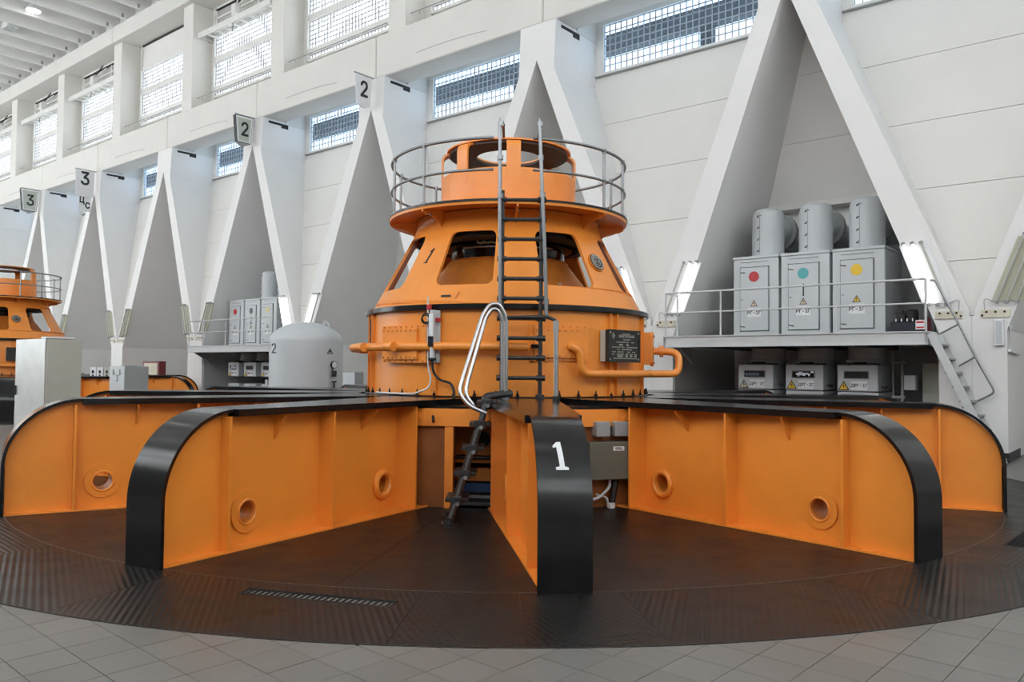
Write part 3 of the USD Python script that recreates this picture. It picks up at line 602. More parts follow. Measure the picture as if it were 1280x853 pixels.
    # bolted hatch on the left of the drum
    def hatch(az, w, h, z, off, dep, mm=M['orange']):
        d, t = frame(az); o2 = d*off+np.array([0, 0, z]); Z = np.array([0, 0, 1.])
        hb = P('hatch', G().prism(sbox(-w/2, -h/2, w/2, h/2), dep, o=o2, ex=t, ey=Z, ez=d), mm)
        part(hb, 'hatch_cover', G().prism(sbox(-w/2+.05, -h/2+.045, w/2-.14, h/2-.045), .035, o=o2+d*dep, ex=t, ey=Z, ez=d), mm)
        for yy, e in ((h/2-.02, 0), (h/2-.07, .035), (-h/2+.07, .035), (-h/2+.02, 0)):
            for i in range(8):
                x = -w/2+.05+(w-.1 if e == 0 else w-.24)*i/7+(.02 if e else 0)
                if near: part(hb, 'hatch_bolt', G().disc(o2+d*(dep+e)+t*x+Z*yy, d, .010, .012, 6), M['orange2'])
        return hb
    hatch(-40, .84, .49, 1.90, 1.97, .15)
    hatch(19, .80, .46, 1.92, 1.99, .075)
    d, t = frame(78); Z = np.array([0, 0, 1.])
    hb = P('side_box', G().prism(sbox(-.32, 1.66, .32, 2.12), .20, o=d*1.96, ex=t, ey=Z, ez=d), M['orange'])
    part(hb, 'box_flange', G().prism(sbox(-.34, 1.64, .34, 2.13).buffer(-.06).buffer(.06, 1), .03, o=d*2.16, ex=t, ey=Z, ez=d), M['orange'])
    for yy in (1.69, 1.89, 2.08):
        for x in (-.28, 0, .28): part(hb, 'flange_bolt', G().disc(d*2.19+t*x+Z*yy, d, .014, .016, 6), M['orange2'])
    # pipes
    pp = [cyl(-96, 2.10, 1.855), cyl(-97, 2.28, 1.855)]+[cyl(-95+3*i, 2.30-.13*min(1, max(0, (i-9)/6)) , 1.865) for i in range(0, 35)]
    pipe = P('ring_pipe', G().tube(pp, .056, 12), M['orange'], 40, label='orange pipe running round the drum')
    for az in (-62, -45): part(pipe, 'pipe_sleeve', G().tube([cyl(az+x_, 2.30 if az < -60 else 2.26, 1.865) for x_ in (0, 2, 4)], .063, 12), M['orange'], 40)
    part(pipe, 'pipe_stub', G().box(.30, .44, -2.20, -2.12, 1.845, 1.895), M['black'])
    up_ = bend([cyl(22.5, 2.0, 1.88), cyl(22.5, 2.16, 1.88), cyl(25.3, 2.18, 1.82), cyl(26, 2.18, 1.535)]+[cyl(26+3*i, 2.18, 1.53) for i in range(2, 15)]+[cyl(70, 2.26, 1.53), cyl(76, 2.56, 1.535), cyl(77.5, 2.56, 1.845), cyl(78, 2.30, 1.86), cyl(78, 2.15, 1.86)], .13, 6)
    p2 = P('bypass_pipe', G().tube(up_, .052, 12), M['orange'], 40, label='thinner orange pipe bent round to the side box')
    part(p2, 'pipe_flange', G().disc(cyl(78, 2.28, 1.86), frame(78)[0], .085, .025, 18).disc(cyl(78, 2.31, 1.86), frame(78)[0], .085, .025, 18), M['orange'])
    part(p2, 'wall_flange', G().disc(cyl(22.5, 2.04, 1.88), frame(22.5)[0], .10, .06, 18, .07), M['orange'])
    # name plate
    d, t = frame(46); o3 = d*2.13+Z*1.90
    np_ = P('name_plate', G().prism(sbox(-.36, -.215, .36, .215).buffer(-.02).buffer(.02, 2), .045, o=o3, ex=t, ey=Z, ez=d), M['plate'], label='dark cast rating plate with raised letters')
    part(np_, 'plate_rim', G().prism(sbox(-.36, -.215, .36, .215).difference(sbox(-.335, -.19, .335, .19)), .01, o=o3+d*.045, ex=t, ey=Z, ez=d), M['platetext'] if False else M['plate'])
    part(np_, 'plate_mount', G().prism(sbox(-.35, -.205, .35, .205), .09, o=o3-d*.09, ex=t, ey=Z, ez=d), M['olive'])
    def txt(parent, s_, h, x, y, o, ex, ey, ez, m, name='lettering', bold=False, d_=.003, center=True):
        me = meshkit.text_mesh(s_, h, d_, bold); v = np.array(me.vertices)
        if center: v[:, 0] -= v[:, 0].max()/2
        part(parent, name, (np.asarray(o)+np.outer(v[:, 0]+x, ex)+np.outer(v[:, 1]+y, ey)+np.outer(v[:, 2], ez), np.array(me.faces)), m)
    if near:
        of = o3+d*.047
        txt(np_, 'ЭЛЕКТРОСИЛА', .034, .045, .115, of, t, Z, d, M['platetext'], bold=True)
        g = G().prism(Polygon([(-.25, .09), (-.215, .135), (-.25, .18), (-.285, .135)]).difference(Polygon([(-.25, .105), (-.225, .135), (-.25, .165), (-.275, .135)])), .003, o=of, ex=t, ey=Z, ez=d)
        g.prism(sbox(-.262, .128, -.238, .142), .003, o=of, ex=t, ey=Z, ez=d)
        for y, segs in ((.155, ((-.05, .12),)), (.078, ((-.03, .13),)), (.045, ((-.18, .0), (.03, .10), (.15, .22))), (.015, ()), (-.022, ((-.28, -.10), (-.07, .0), (.05, .29))), (-.052, ((-.16, -.12), (-.06, .16))), (-.085, ((-.28, -.2), (-.16, -.02), (.06, .12), (.18, .24))), (-.115, ((-.28, -.23), (-.17, -.02), (.02, .08), (.12, .18), (.22, .28))), (-.17, ((-.25, .28),))):
            for x0, x1 in segs:
                x = x0
                while x < x1: g.prism(sbox(x, y, x+.012, y+.014), .002, o=of, ex=t, ey=Z, ez=d); x += .018
        part(np_, 'small_print', g, M['platetext'], kind='stuff')
        for x0, x1, y, h in ((-.12, -.03, .005, .024), (.04, .11, .005, .024), (-.16, -.03, -.146, .024), (.02, .085, -.146, .024), (.12, .185, -.146, .024), (.22, .285, -.146, .024)):
            x = x0
            while x < x1-.01: part(np_, 'raised_numeral', G().prism(sbox(x, y, x+.014, y+h), .003, o=of, ex=t, ey=Z, ez=d), M['platetext']); x += .021
        for x in (-.32, .32):
            for y in (-.175, .175): part(np_, 'plate_screw', G().disc(o3+d*.045+t*x+Z*y, d, .014, .008, 8), M['platetext'])
        # number 1 on the cone, thin and slanted
        o_, nr, tx, uy = on_cone(-41.5, 3.02)
        poly = affinity.skew(Polygon([(-.16, 0), (.14, 0), (.14, .06), (.06, .06), (.06, 1.0), (-.03, 1.0), (-.17, .84), (-.17, .76), (-.05, .83), (-.05, .06), (-.16, .06)]), 14, origin=(0, 0))
        P('number', place(poly, .235, o_+nr*.002, tx, uy, nr), M['ink'], label='black painted number 1 on the cone')
        # cable tray slot and sensor
        o_, nr, tx, uy = on_cone(-24, 2.51)
        P('slot', place(sbox(-.07, 0, .07, .03), 1., o_+nr*.003, tx, uy, nr), M['dark']); P('slot_edge', G().rod(o_+tx*.15+nr*.01-uy*.03, o_+tx*.18+nr*.01+uy*.07, .006), M['orange2'])
        dd, tt = frame(-26.3); q = lambda s_, r, z: dd*r+tt*s_+np.array([0, 0, z])
        sn_ = P('sensor_unit', G().rod(q(.02, 2.19, 1.72), q(.02, 2.19, 2.33), .034, 12).prism(sbox(-.02, 1.66, .075, 2.33), .03, o=dd*2.08, ex=tt, ey=Z, ez=dd), M['grey'], 30, label='upright grey pressure sensor with red clamps')
        part(sn_, 'clamp', G().bbox(.0, .055, 0, .06, 0, .05, .006).map(lambda v: q(0, 0, 0)+np.outer(v[:, 0]+.04, tt)+np.outer(v[:, 1]+2.10, dd)+np.outer(v[:, 2]+2.18, Z)), M['red'])
        part(sn_, 'clamp', G().bbox(-.085, -.03, 0, .06, 0, .06, .006).map(lambda v: np.outer(v[:, 0]+.0, tt)+np.outer(v[:, 1]+2.12, dd)+np.outer(v[:, 2]+2.34, Z)), M['red'])
        part(sn_, 'clamp', G().bbox(-.08, -.045, 0, .06, 0, .05, .006).map(lambda v: np.outer(v[:, 0]+.0, tt)+np.outer(v[:, 1]+2.10, dd)+np.outer(v[:, 2]+2.10, Z)), M['red'])
        part(sn_, 'scale', G().prism(sbox(-.012, 2.0, .05, 2.28), .008, o=dd*2.222, ex=tt, ey=Z, ez=dd), M['white']); part(sn_, 'display', G().prism(sbox(-.02, 1.86, .055, 1.99), .01, o=dd*2.222, ex=tt, ey=Z, ez=dd), M['screen'])
        part(sn_, 'coil', G().torus(q(-.09, 2.17, 2.23), dd, .06, .010, 18, 5).torus(q(-.085, 2.185, 2.21), dd+.3*tt, .055, .009, 18, 5), M['rubber'], True)
        part(sn_, 'white_cable', G().tube(bend([q(-.07, 2.16, 2.50), q(-.07, 2.16, 2.40), q(-.075, 2.15, 2.1), q(-.07, 2.14, 1.6), q(-.02, 2.14, 1.45), q(-.05, 2.15, 1.33), q(-.25, 2.17, 1.255), cyl(-36, 2.17, 1.25), cyl(-44, 2.18, 1.25), cyl(-55, 2.17, 1.25)], .1), .013, 6), M['cable'], True)
        part(sn_, 'black_cable', G().tube(bend([q(.02, 2.19, 1.74), q(.03, 2.19, 1.55), q(.10, 2.16, 1.44), q(.28, 2.15, 1.40), q(.33, 2.16, 1.30), q(.34, 2.17, 1.22), q(.36, 2.4, 1.17), q(.50, 2.95, 1.14), q(.62, 3.12, .98)], .08), .017, 6).disc(q(.02, 2.19, 1.68), Z, .05, .035, 12), M['rubber'], True)
        # terminal strip on the left edge
        dd, tt = frame(-69)
        P('terminal_strip', G().prism(sbox(-.03, 1.94, .03, 2.28), .04, o=dd*2.05, ex=tt, ey=Z, ez=dd), M['dark'])
        # boxes on the hub wall right of the front arm
        c, dd, tt = cyl(PHI+15, 3.05, 0), *frame(PHI+15)
        def wbox(name, s0, s1, z0, z1, dep, m, lb):
            return P(name, G().bbox(s0, s1, 0, dep, z0, z1, .008).map(lambda v: c+np.outer(v[:, 0], tt)+np.outer(v[:, 1], dd)+np.outer(v[:, 2], Z)), m, label=lb)
        wb = wbox('control_box', -.10, .44, .33, .76, .17, M['cabgreen'], 'grey green control box on the hub wall')
        part(wb, 'name_tag', G().prism(sbox(.20, .66, .34, .71), .003, o=c+dd*.17, ex=tt, ey=Z, ez=dd), M['white']); part(wb, 'tag_print', G().prism(sbox(.225, .672, .315, .680), .002, o=c+dd*.173, ex=tt, ey=Z, ez=dd).prism(sbox(.225, .688, .30, .698), .002, o=c+dd*.173, ex=tt, ey=Z, ez=dd), M['ink'])
        part(wb, 'lid_edge', G().prism(sbox(.40, .34, .43, .75), .004, o=c+dd*.17, ex=tt, ey=Z, ez=dd), M['cabgreen'])
        for s0, s1 in ((.0, .175), (.235, .42)): wbox('junction_box', s0, s1, .82, .99, .15, M['grey2'], 'small light grey junction box')
        P('box_conduit', G().tube(bend([c+tt*.2+dd*.08+Z*.34, c+tt*.2+dd*.09+Z*.24, c+tt*.05+dd*.12+Z*.12, c-tt*.1+dd*.12+Z*.10], .1), .018, 6).tube(bend([c+tt*.02+dd*.1+Z*.16, c+tt*.16+dd*.1+Z*.12, c+tt*.17+dd*.1+Z*.02], .05), .014, 6), M['grey'], True)
        P('box_trunk', G().tube(bend([c+tt*.28+dd*.06+Z*.34, c+tt*.26+dd*.08+Z*.2, c+tt*.22+dd*.08+Z*.02], .1), .04, 8), M['rubber'], True)
        P('conduit_cap', G().disc(c+tt*.21+dd*.1+Z*.0, Z, .045, .06, 10), M['white'])
    return T
generator((0, 0, 0), 'large orange generator with black curved arms and a ladder, number 1 on its front arm', True)
generator(GEN2, 'second orange generator far off at the left edge of the picture', False)

# ------------------------------------------------------------------ ladder up the generator
Z = np.array([0, 0, 1.])
def T0(x0, y0, label, name, cat): return thing(name, label, cat, (x0, y0, 0))
lx, ly = .172, -2.30
t = thing('access_ladder', 'tall black rung ladder with galvanised handrails up the generator front', 'ladder', (lx, ly, ZT))
L = lambda x, z, y=0: (x, y, z-ZT)
for s_ in (-1, 1):
    part(t, 'stringer', G().rod(L(s_*.237, ZT), L(s_*.243, 3.80), .026, 10).disc(L(s_*.237, ZT), (0, 0, 1), .055, .05, 12), M['black2'], 40)
zr = [1.475+.2455*i for i in range(10)]
for z in zr: part(t, 'rung', G().rod(L(-.285, z), L(.29, z), .024, 8).rod(L(-.30, z), L(-.19, z), .036, 8).rod(L(.19, z), L(.30, z), .036, 8), M['black2'], 40)
hr = lambda pts: G().tube([L(*p) for p in pts], [.024]*(len(pts)-1)+[.006], 10)
part(t, 'handrail', hr([(-.262, 2.36, -.05), (-.268, 3.0, -.05), (-.275, 3.6, -.05), (-.283, 4.62, -.05), (-.284, 4.70, -.05)]), M['galv'], 40)
part(t, 'handrail', hr([(.310, 2.20, -.06), (.285, 3.0, -.06), (.245, 3.8, -.06), (.208, 4.62, -.06), (.205, 4.70, -.06)]), M['galv'], 40)
for x, z in ((-.27, 4.62), (-.275, 4.2), (-.27, 3.72), (.215, 4.62), (.225, 4.2), (.25, 3.74), (.305, 2.42)): part(t, 'clamp', G().disc(L(x, z-.03, -.05), (0, 0, 1), .036, .06, 10), M['galv'])
for x, z, y0, y1 in ((-.24, 3.78, 0, .52), (.24, 3.78, 0, .52), (-.24, 4.62, -.02, .54), (.22, 4.62, -.02, .54)): part(t, 'standoff', G().rod(L(x, z, y0), L(x, z+.01, y1), .018), M['black2'])

# step ladder at the left flank of the front arm
t = thing('step_ladder', 'steep black step ladder with bright handrails leaning on the left of the front arm', 'ladder', (-.60, -4.1, 0))
Q = lambda x, y, z: np.array([x+.60, y+4.1, z])
def pxy(u, v, y):
    d = fw+rt*(u-640)/FPX-up*(v-426.5)/FPX; s_ = (y-EYE[1])/d[1]; return EYE+d*s_
b0, b1 = pxy(561, 659, -4.0), pxy(606, 512, -3.35)
b0[2] = .0
for off in (0, .42):
    dd = np.array([off*-.05, off, 0])
    pth = bend([b0+dd, b1+dd, pxy(606, 497, -3.3)+dd*.95, pxy(640, 492, -3.2)+dd*.9+np.array([0, 0, .0])], .22, 6)
    part(t, 'stringer', G().tube([Q(*p) for p in pth], .036, 10), M['black2'], 40)
    part(t, 'foot', G().disc(Q(*(b0+dd)), (0, 0, 1), .085, .02, 12).disc(Q(*(b0+dd)), (0, 0, 1), .05, .07, 10), M['black2'])
for f_ in (.20, .42, .64, .86, 1.06):
    p = b0+(b1-b0)*f_
    part(t, 'tread', G().bbox(-.118, .118, .0, .42, -.02, .02, .006).map(lambda v: v+Q(*p)), M['black2'])
    part(t, 'tread_bracket', G().bbox(-.06, .06, -.05, .0, -.05, .045, .01).map(lambda v: v+Q(*p)), M['black2']); part(t, 'tread_bolt', G().disc(Q(*p)+np.array([.012, -.05, -.03]), (0, -1, 0), .022, .02, 8), M['steel'])
h1 = [pxy(u, v, y) for u, v, y in ((608, 517, -3.40), (586, 508, -3.42), (574, 492, -3.40), (577, 478, -3.36), (603, 394, -3.05), (613, 380, -3.0), (624, 380, -2.98), (633, 396, -2.96), (632.5, 494, -2.95))]
h2 = [pxy(u, v, y) for u, v, y in ((612, 520, -3.02), (593, 509, -3.04), (582, 494, -3.02), (584, 480, -2.98), (607, 398, -2.72), (615, 386, -2.70), (622, 387, -2.68), (628, 399, -2.66), (628, 492, -2.65))]
for h in (h1, h2): part(t, 'handrail', G().tube([Q(*p) for p in bend(h, .12, 4)], .023, 10), M['chrome'], True, label='polished bent handrail')
part(t, 'post_shoe', G().disc(Q(*h1[-1])+np.array([0, 0, -.06]), (0, 0, 1), .04, .10, 12).disc(Q(*h2[-1])+np.array([0, 0, -.06]), (0, 0, 1), .04, .10, 12), M['galv'])
c0, c1, c2, c3 = pxy(632, 397, -2.96), pxy(684, 396, -2.96), pxy(695, 401, -2.98), pxy(695, 503, -3.0)
c3[2] = ZT
part(t, 'cross_rail', G().tube([Q(*p) for p in bend([c0, c1, c2, c2-np.array([0, 0, .06])], .05)], .021, 8), M['black2'], True)
part(t, 'cross_post', G().rod(Q(*c3), Q(*(c2-np.array([0, 0, .02]))), .027, 10).rod(Q(*(c2-np.array([0, 0, .12]))), Q(*c2), .034, 10), M['chrome'], 40, label='bright upright post'); part(t, 'post_shoe', G().disc(Q(*c3), (0, 0, 1), .042, .06, 12), M['black2'])

# ------------------------------------------------------------------ equipment along the wall, built in the wall's frame
def wthing(name, label, cat, a, b, z, group=None): return thing(name, label, cat, W0+e1*a+e2*b+Z*z, WRZ, group)
def wtext(parent, s_, h, x, y, z, m=None, bold=False, name='lettering', center=True):     # faces the hall; y is the front face
    me = meshkit.text_mesh(s_, h, .003, bold); v = np.array(me.vertices)
    if center: v[:, 0] -= v[:, 0].max()/2
    part(parent, name, (np.stack([x+v[:, 0], y-v[:, 2], z+v[:, 1]], -1), np.array(me.faces)), m or M['ink'])
def tri_sign(parent, x, y, z, h, m):
    Y = lambda p, d, o: G().prism(p, d, o=(x, y-o, z), ex=(1, 0, 0), ey=(0, 0, 1), ez=(0, -1, 0))
    p = Polygon([(-h*.58, 0), (h*.58, 0), (0, h)])
    w = part(parent, 'warning_triangle', Y(p, .003, 0), M['ink']); part(w, 'triangle_field', Y(p.buffer(-h*.09), .003, .002), m)
    part(w, 'triangle_bolt', Y(Polygon([(.02*h, .78*h), (-.12*h, .38*h), (0, .40*h), (-.04*h, .12*h), (.14*h, .46*h), (.02*h, .46*h)]), .003, .004), M['ink'])
M['paleyellow'] = mat('pale_yellow_print', (.62, .55, .38), .5, var=.03)
M['dotdark'] = mat('dark_green_dot', (.05, .07, .07), .4, var=.03); M['dotyel'] = mat('pale_yellow_dot', (.66, .60, .28), .4, var=.03)

def platform(a, w, side, label, stairs):
    t = wthing('equipment_platform', label, 'platform', a, -1.1, 2.08)
    part(t, 'floor_slab', G().box(.06, w-.06, .10, 4.3, .12, .24), M['grey2'])
    part(t, 'edge_beam', G().box(0, w, 0, .10, 0, .25).box(0, w, -.03, 0, .225, .25).box(0, w, -.03, 0, 0, .02), M['railp'])
    part(t, 'end_plate', G().box(0, .06, .0, .72, 0, .25), M['railp']); part(t, 'end_plate', G().box(w-.06, w, .0, .72, 0, .25), M['railp'])
    r = part(t, 'guard_rail', G().rod((.03, .05, 1.20), (w-.05, .05, 1.20), .021).rod((.03, .05, .76), (w-.05, .05, .76), .018).rod((.03, .05, 1.20), (.03, .68, 1.20), .021).rod((.03, .05, .76), (.03, .68, .76), .018), M['railp'], 40)
    for x in ((.03, 1.34, 3.72, w-.05) if stairs else (.03, 1.1, 2.62, 3.9, w-.05)): part(r, 'post', G().rod((x, .05, .24), (x, .05, 1.20), .021), M['railp'], 40)
    part(r, 'post', G().rod((.03, .60, .24), (.03, .60, 1.2), .021), M['railp'], 40)
    part(t, 'bracket', G().hexa([(.3, .1, .0), (.36, .1, .0), (.36, .7, -.35), (.3, .7, -.35), (.3, .1, .12), (.36, .1, .12), (.36, .7, .12), (.3, .7, .12)]), M['grey2'])
    for i in range(5): part(t, 'joist', G().box(.4+i*(w-.8)/4-.05, .4+i*(w-.8)/4+.05, .1, 4.2, 0, .12), M['grey2'])
    return t
platform(4.30, 5.35, 1, 'grey steel platform with rails carrying the three cabinets right of the generator', True)
platform(-16.32, 5.5, -1, 'far grey steel platform with rails behind the tank', False)

def cabinet(a, b, dot, letter, num, label, tri, w=1.04, handle=True, code='РГ-1Г'):
    t = wthing('switch_cabinet', label, 'cabinet', a, b, 2.32)
    part(t, 'body', G().bbox(0, w, .02, 1.3, 0, 1.78, .012), M['grey']); part(t, 'top_cover', G().bbox(-.012, w+.012, -.005, 1.31, 1.775, 1.835, .008), M['grey'])
    x0, x1 = .17, w-.22
    d = part(t, 'door', G().bbox(x0, x1, -.012, .03, .16, 1.58, .006), M['grey'])
    fr = G()
    for q in ((x0-.012, x0-.004, .14, 1.60), (x1+.004, x1+.012, .14, 1.60)): fr.box(q[0], q[1], .008, .021, q[2], q[3])
    fr.box(x0, x1, .008, .021, .144, .152).box(x0, x1, .008, .021, 1.588, 1.596).box(x0, x1, .01, .021, 1.70, 1.706)
    part(t, 'door_gap', fr, M['dark'])
    for z in (.26, 1.48): part(d, 'hinge', G().rod((x0+.01, -.02, z), (x0+.12, -.03, z-.02), .008), M['dark'])
    part(d, 'knob', G().disc((x0+.05, -.012, .86), (0, -1, 0), .016, .03, 10), M['steel'])
    cx = (x0+x1)/2
    part(d, 'coloured_dot', G().disc((cx, -.013, 1.37), (0, -1, 0), .118, .004, 28), dot, label='round painted dot')
    if letter: part(d, 'number', letter, M['darkblue'] if num == 1 else M['ink'])
    tri_sign(d, cx, -.013, .70, .145, tri)
    g = part(d, 'name_tag', G().box(cx-.16, cx+.16, -.016, -.012, .46, .66), M['white']); wtext(g, code, .075, cx, -.017, .52, bold=True)
    return t
def numeral(parent_a, kind, cx):
    if kind == 1: return G().prism(Polygon([(-.012, 0), (.018, 0), (.018, .26), (.004, .27), (-.03, .22), (-.03, .20), (-.008, .22)]), .004, o=(cx, -.013, .88), ex=(1, 0, 0), ey=(0, 0, 1), ez=(0, -1, 0))
cx = (.17+1.04-.22)/2
cabinet(5.325, .28, M['red'], None, 0, 'grey switch cabinet with red dot, leftmost on the near platform', M['paleyellow'])
cabinet(6.425, .28, M['teal'], numeral(0, 1, cx), 1, 'grey switch cabinet with turquoise dot and blue number 1, between two others', M['paleyellow'])
cabinet(7.525, .28, M['yellow'], None, 0, 'grey switch cabinet with yellow dot, beside the black pump set', M['yellow'])
c2 = cabinet(-15.72, .28, M['red'], None, 0, 'far grey switch cabinet with red dot on the platform behind the tank', M['paleyellow'], w=1.0)
c3 = cabinet(-14.62, .28, M['dotdark'], None, 0, 'far grey switch cabinet with dark dot and number 2', M['paleyellow'], w=1.0); wtext(c3, '2', .26, .475, -.014, .88)
cabinet(-13.52, .28, M['dotyel'], None, 0, 'far grey switch cabinet with pale yellow dot, beside the lit lamp', M['paleyellow'], w=1.0)
def duct(a, label, r=.36, ztop=5.30):
    t = wthing('air_duct', label, 'duct', a, 1.05, 4.155)
    part(t, 'foot_collar', G().lathe([(r+.04, 0), (r+.04, .08), (r, .09)], 32), M['tank'], 30)
    h = ztop-4.155
    pth = [(0, 0, .05), (0, 0, h-.42)]
    part(t, 'riser', G().lathe([(r, .05), (r, h-.18), (r-.03, h-.06), (r-.10, h)], 40).disc((0, 0, h-.01), (0, 0, 1), r-.10, .01, 40), M['tank'], 35)
    part(t, 'elbow', G().tube([(0, y, z) for y, z in ((0, h-.42), (.5, h-.42), (1.2, h-.47), (1.75, h-.52), (2.3, h-.52))], [r-.02, r-.02, r-.03, r-.05, r-.05], 28), M['tank'], 40)
    part(t, 'flange', G().ring((0, .62, h-.42), (0, 1, 0), r+.07, r-.05, .05, 32), M['grey2']); part(t, 'flange', G().ring((0, .70, h-.42), (0, 1, 0), r+.07, r-.05, .05, 32), M['grey2'])
    for i in range(4):
        z = .16+i*(h-.35)/3; part(t, 'clasp', G().disc((-.13, -math.sqrt(r*r-.0169)-.004, z), (1, 0, 0), .012, .14, 6).disc((-.11, -math.sqrt(r*r-.012)-.004, z+.025), (1, 0, 0), .010, .10, 6), M['dark'])
    part(t, 'seam', G().rod((-.06, -r+.003, .1), (-.06, -r+.003, h-.12), .006, 6), M['grey2'])
for a, lb in ((5.84, 'thick grey duct elbow above the cabinet with red dot'), (6.93, 'thick grey duct elbow above the cabinet with turquoise dot'), (8.02, 'thick grey duct elbow above the cabinet with yellow dot')): duct(a, lb)
for a, lb in ((-14.05, 'far grey duct elbow, left one above the platform behind the tank'), (-12.95, 'far grey duct elbow, right one above the platform behind the tank')): duct(a, lb, ztop=5.25)
def cellbox(a, label, kind, w=.80, code='ДРГ-1Г', far=False):
    t = wthing('disconnector_box', label, 'box', a, .2, .0)
    part(t, 'base', G().bbox(0, w, .02, 1.2, 0, 1.16 if not far else .9, .01), M['grey'])
    part(t, 'head', G().bbox(0, w, 0, .9, 1.18, 1.72, .012), M['grey']); part(t, 'cap', G().box(.2, w-.1, .05, .8, 1.72, 1.75).box(.3, .5, .05, .3, 1.75, 1.78), M['dark'])
    part(t, 'throat', G().lathe([(.38, 1.72), (.38, 2.08)], 32, c=(w/2, .75, 0)).lathe([(.42, 1.78), (.42, 1.83), (.38, 1.84)], 32, c=(w/2, .75, 0)), M['tank'], 35)
    wnd = part(t, 'display', G().bbox(.13, w-.17, -.012, .02, 1.43, 1.60, .006), M['grey2']); part(wnd, 'display_glass', G().box(.15, w-.19, -.016, -.010, 1.45, 1.58), M['screen'] if kind else M['dark'])
    g = G(); r_ = np.random.default_rng(int(abs(a)*10)+100)
    if kind == 2:
        for i in range(15): x, z = .18+r_.random()*.36, 1.47+r_.random()*.08; g.bbox(x, x+.03+.05*r_.random(), -.019, -.015, z, z+.012+.02*r_.random(), .001)
        part(wnd, 'bright_digits', g, M['dispw'])
    elif kind == 1:
        for i in range(12): x, z = .17+.027*i, 1.475; g.box(x, x+.014, -.019, -.015, z, z+.05+.02*r_.random())
        part(wnd, 'dim_digits', g, M['dispb'])
    tri_sign(t, .13, -.002, 1.20, .19, M['yellow'] if kind != 1 or far else M['paleyellow'])
    g = part(t, 'name_tag', G().box(.27, .60, -.005, -.001, 1.21, 1.39), M['white']); wtext(g, code, .062, .435, -.006, 1.27, bold=True)
    for i in range(4): part(t, 'screw', G().disc((.10+.2*i, .018, 1.07), (0, -1, 0), .014, .01, 8), M['dark'])
    part(t, 'side_handle', G().rod((w, .25, 1.28), (w+.09, .25, 1.28), .012).disc((w+.07, .25, 1.28), (1, 0, 0), .028, .04, 10), M['dark'])
    part(t, 'base_foot', G().box(.02, w-.02, .04, 1.1, -.0, .02), M['dark'])
M['dispw'] = emit('bright_display', (.85, .9, 1.), 1.6); M['dispb'] = mat('dim_display', (.25, .30, .38), .3)
cellbox(5.483, 'grey disconnector box with dim display under the platform, left one', 1)
cellbox(6.56, 'grey disconnector box with bright white display under the platform, middle one', 2)
cellbox(7.645, 'grey disconnector box with black display and yellow warning sign, right one', 0)
cellbox(-15.56, 'far disconnector box with bright display under the far platform', 2, .74, 'ДРГ-2Г', True)
cellbox(-14.45, 'far disconnector box with dark display, middle under the far platform', 0, .80, 'ДРГ-2Г', True)
cellbox(-13.30, 'far disconnector box half hidden by the tank', 0, .80, 'ДРГ-2Г', True)
# pump set, tags, side fittings near the platform
t = wthing('pump_set', 'small black pump set on the platform end beside the yellow dot cabinet', 'pump', 8.70, .1, 2.32)
part(t, 'oil_tank', G().bbox(0, .56, 0, .5, 0, .26, .02), M['darkblue']); part(t, 'motor', G().lathe([(.0, .5), (.10, .5), (.12, .47), (.12, .28), (.14, .26)], 20, c=(.36, .2, 0)), M['dark'], 30)
part(t, 'valve_block', G().bbox(.08, .26, .08, .3, .26, .42, .01).bbox(.12, .22, .1, .2, .42, .50, .01), M['dark'])
for i in range(4): part(t, 'fitting', G().disc((.12+.1*i, -.005, .26), (0, 0, 1), .016, .06, 8), M['steel'])
part(t, 'accumulator', G().lathe([(0, .33), (.05, .31), (.06, .26), (.06, .0)], 16, c=(.66, .12, 0)), M['darkred'], 40)
t = wthing('warning_tag', 'small white and red tag hanging on the platform rail end', 'sign', 9.44, -1.09, 2.36)
part(t, 'tag', G().box(0, .15, -.004, 0, 0, .17), M['white']); part(t, 'red_stripe', G().box(.012, .138, -.006, -.003, .115, .15).box(.012, .138, -.006, -.003, .02, .05), M['red']); part(t, 'hook', G().rod((.075, 0, .17), (.075, .03, .20), .004), M['steel'])
t = wthing('valve_stand', 'pipe rack with a small grey box right of the disconnector boxes', 'pipework', 8.75, .6, 0)
part(t, 'upright', G().rod((.05, 0, 0), (.05, 0, 2.0), .03).rod((-.12, 0, .9), (-.12, 0, 1.95), .02), M['grey2'], 30); part(t, 'box', G().bbox(.10, .32, -.1, .1, 1.22, 1.52, .01), M['grey']); part(t, 'clip', G().box(-.14, .1, -.04, .04, 1.05, 1.1), M['grey2']); part(t, 'clip', G().box(-.14, .1, -.04, .04, 1.75, 1.8), M['grey2'])
t = wthing('narrow_cabinet', 'narrow grey green cabinet below the platform end, behind the stairs', 'cabinet', 9.14, .75, 0)
part(t, 'body', G().bbox(0, .30, 0, .4, 0, 1.76, .01), M['olive']); part(t, 'lock', G().disc((.05, -.001, 1.2), (0, -1, 0), .012, .02, 8), M['steel'])
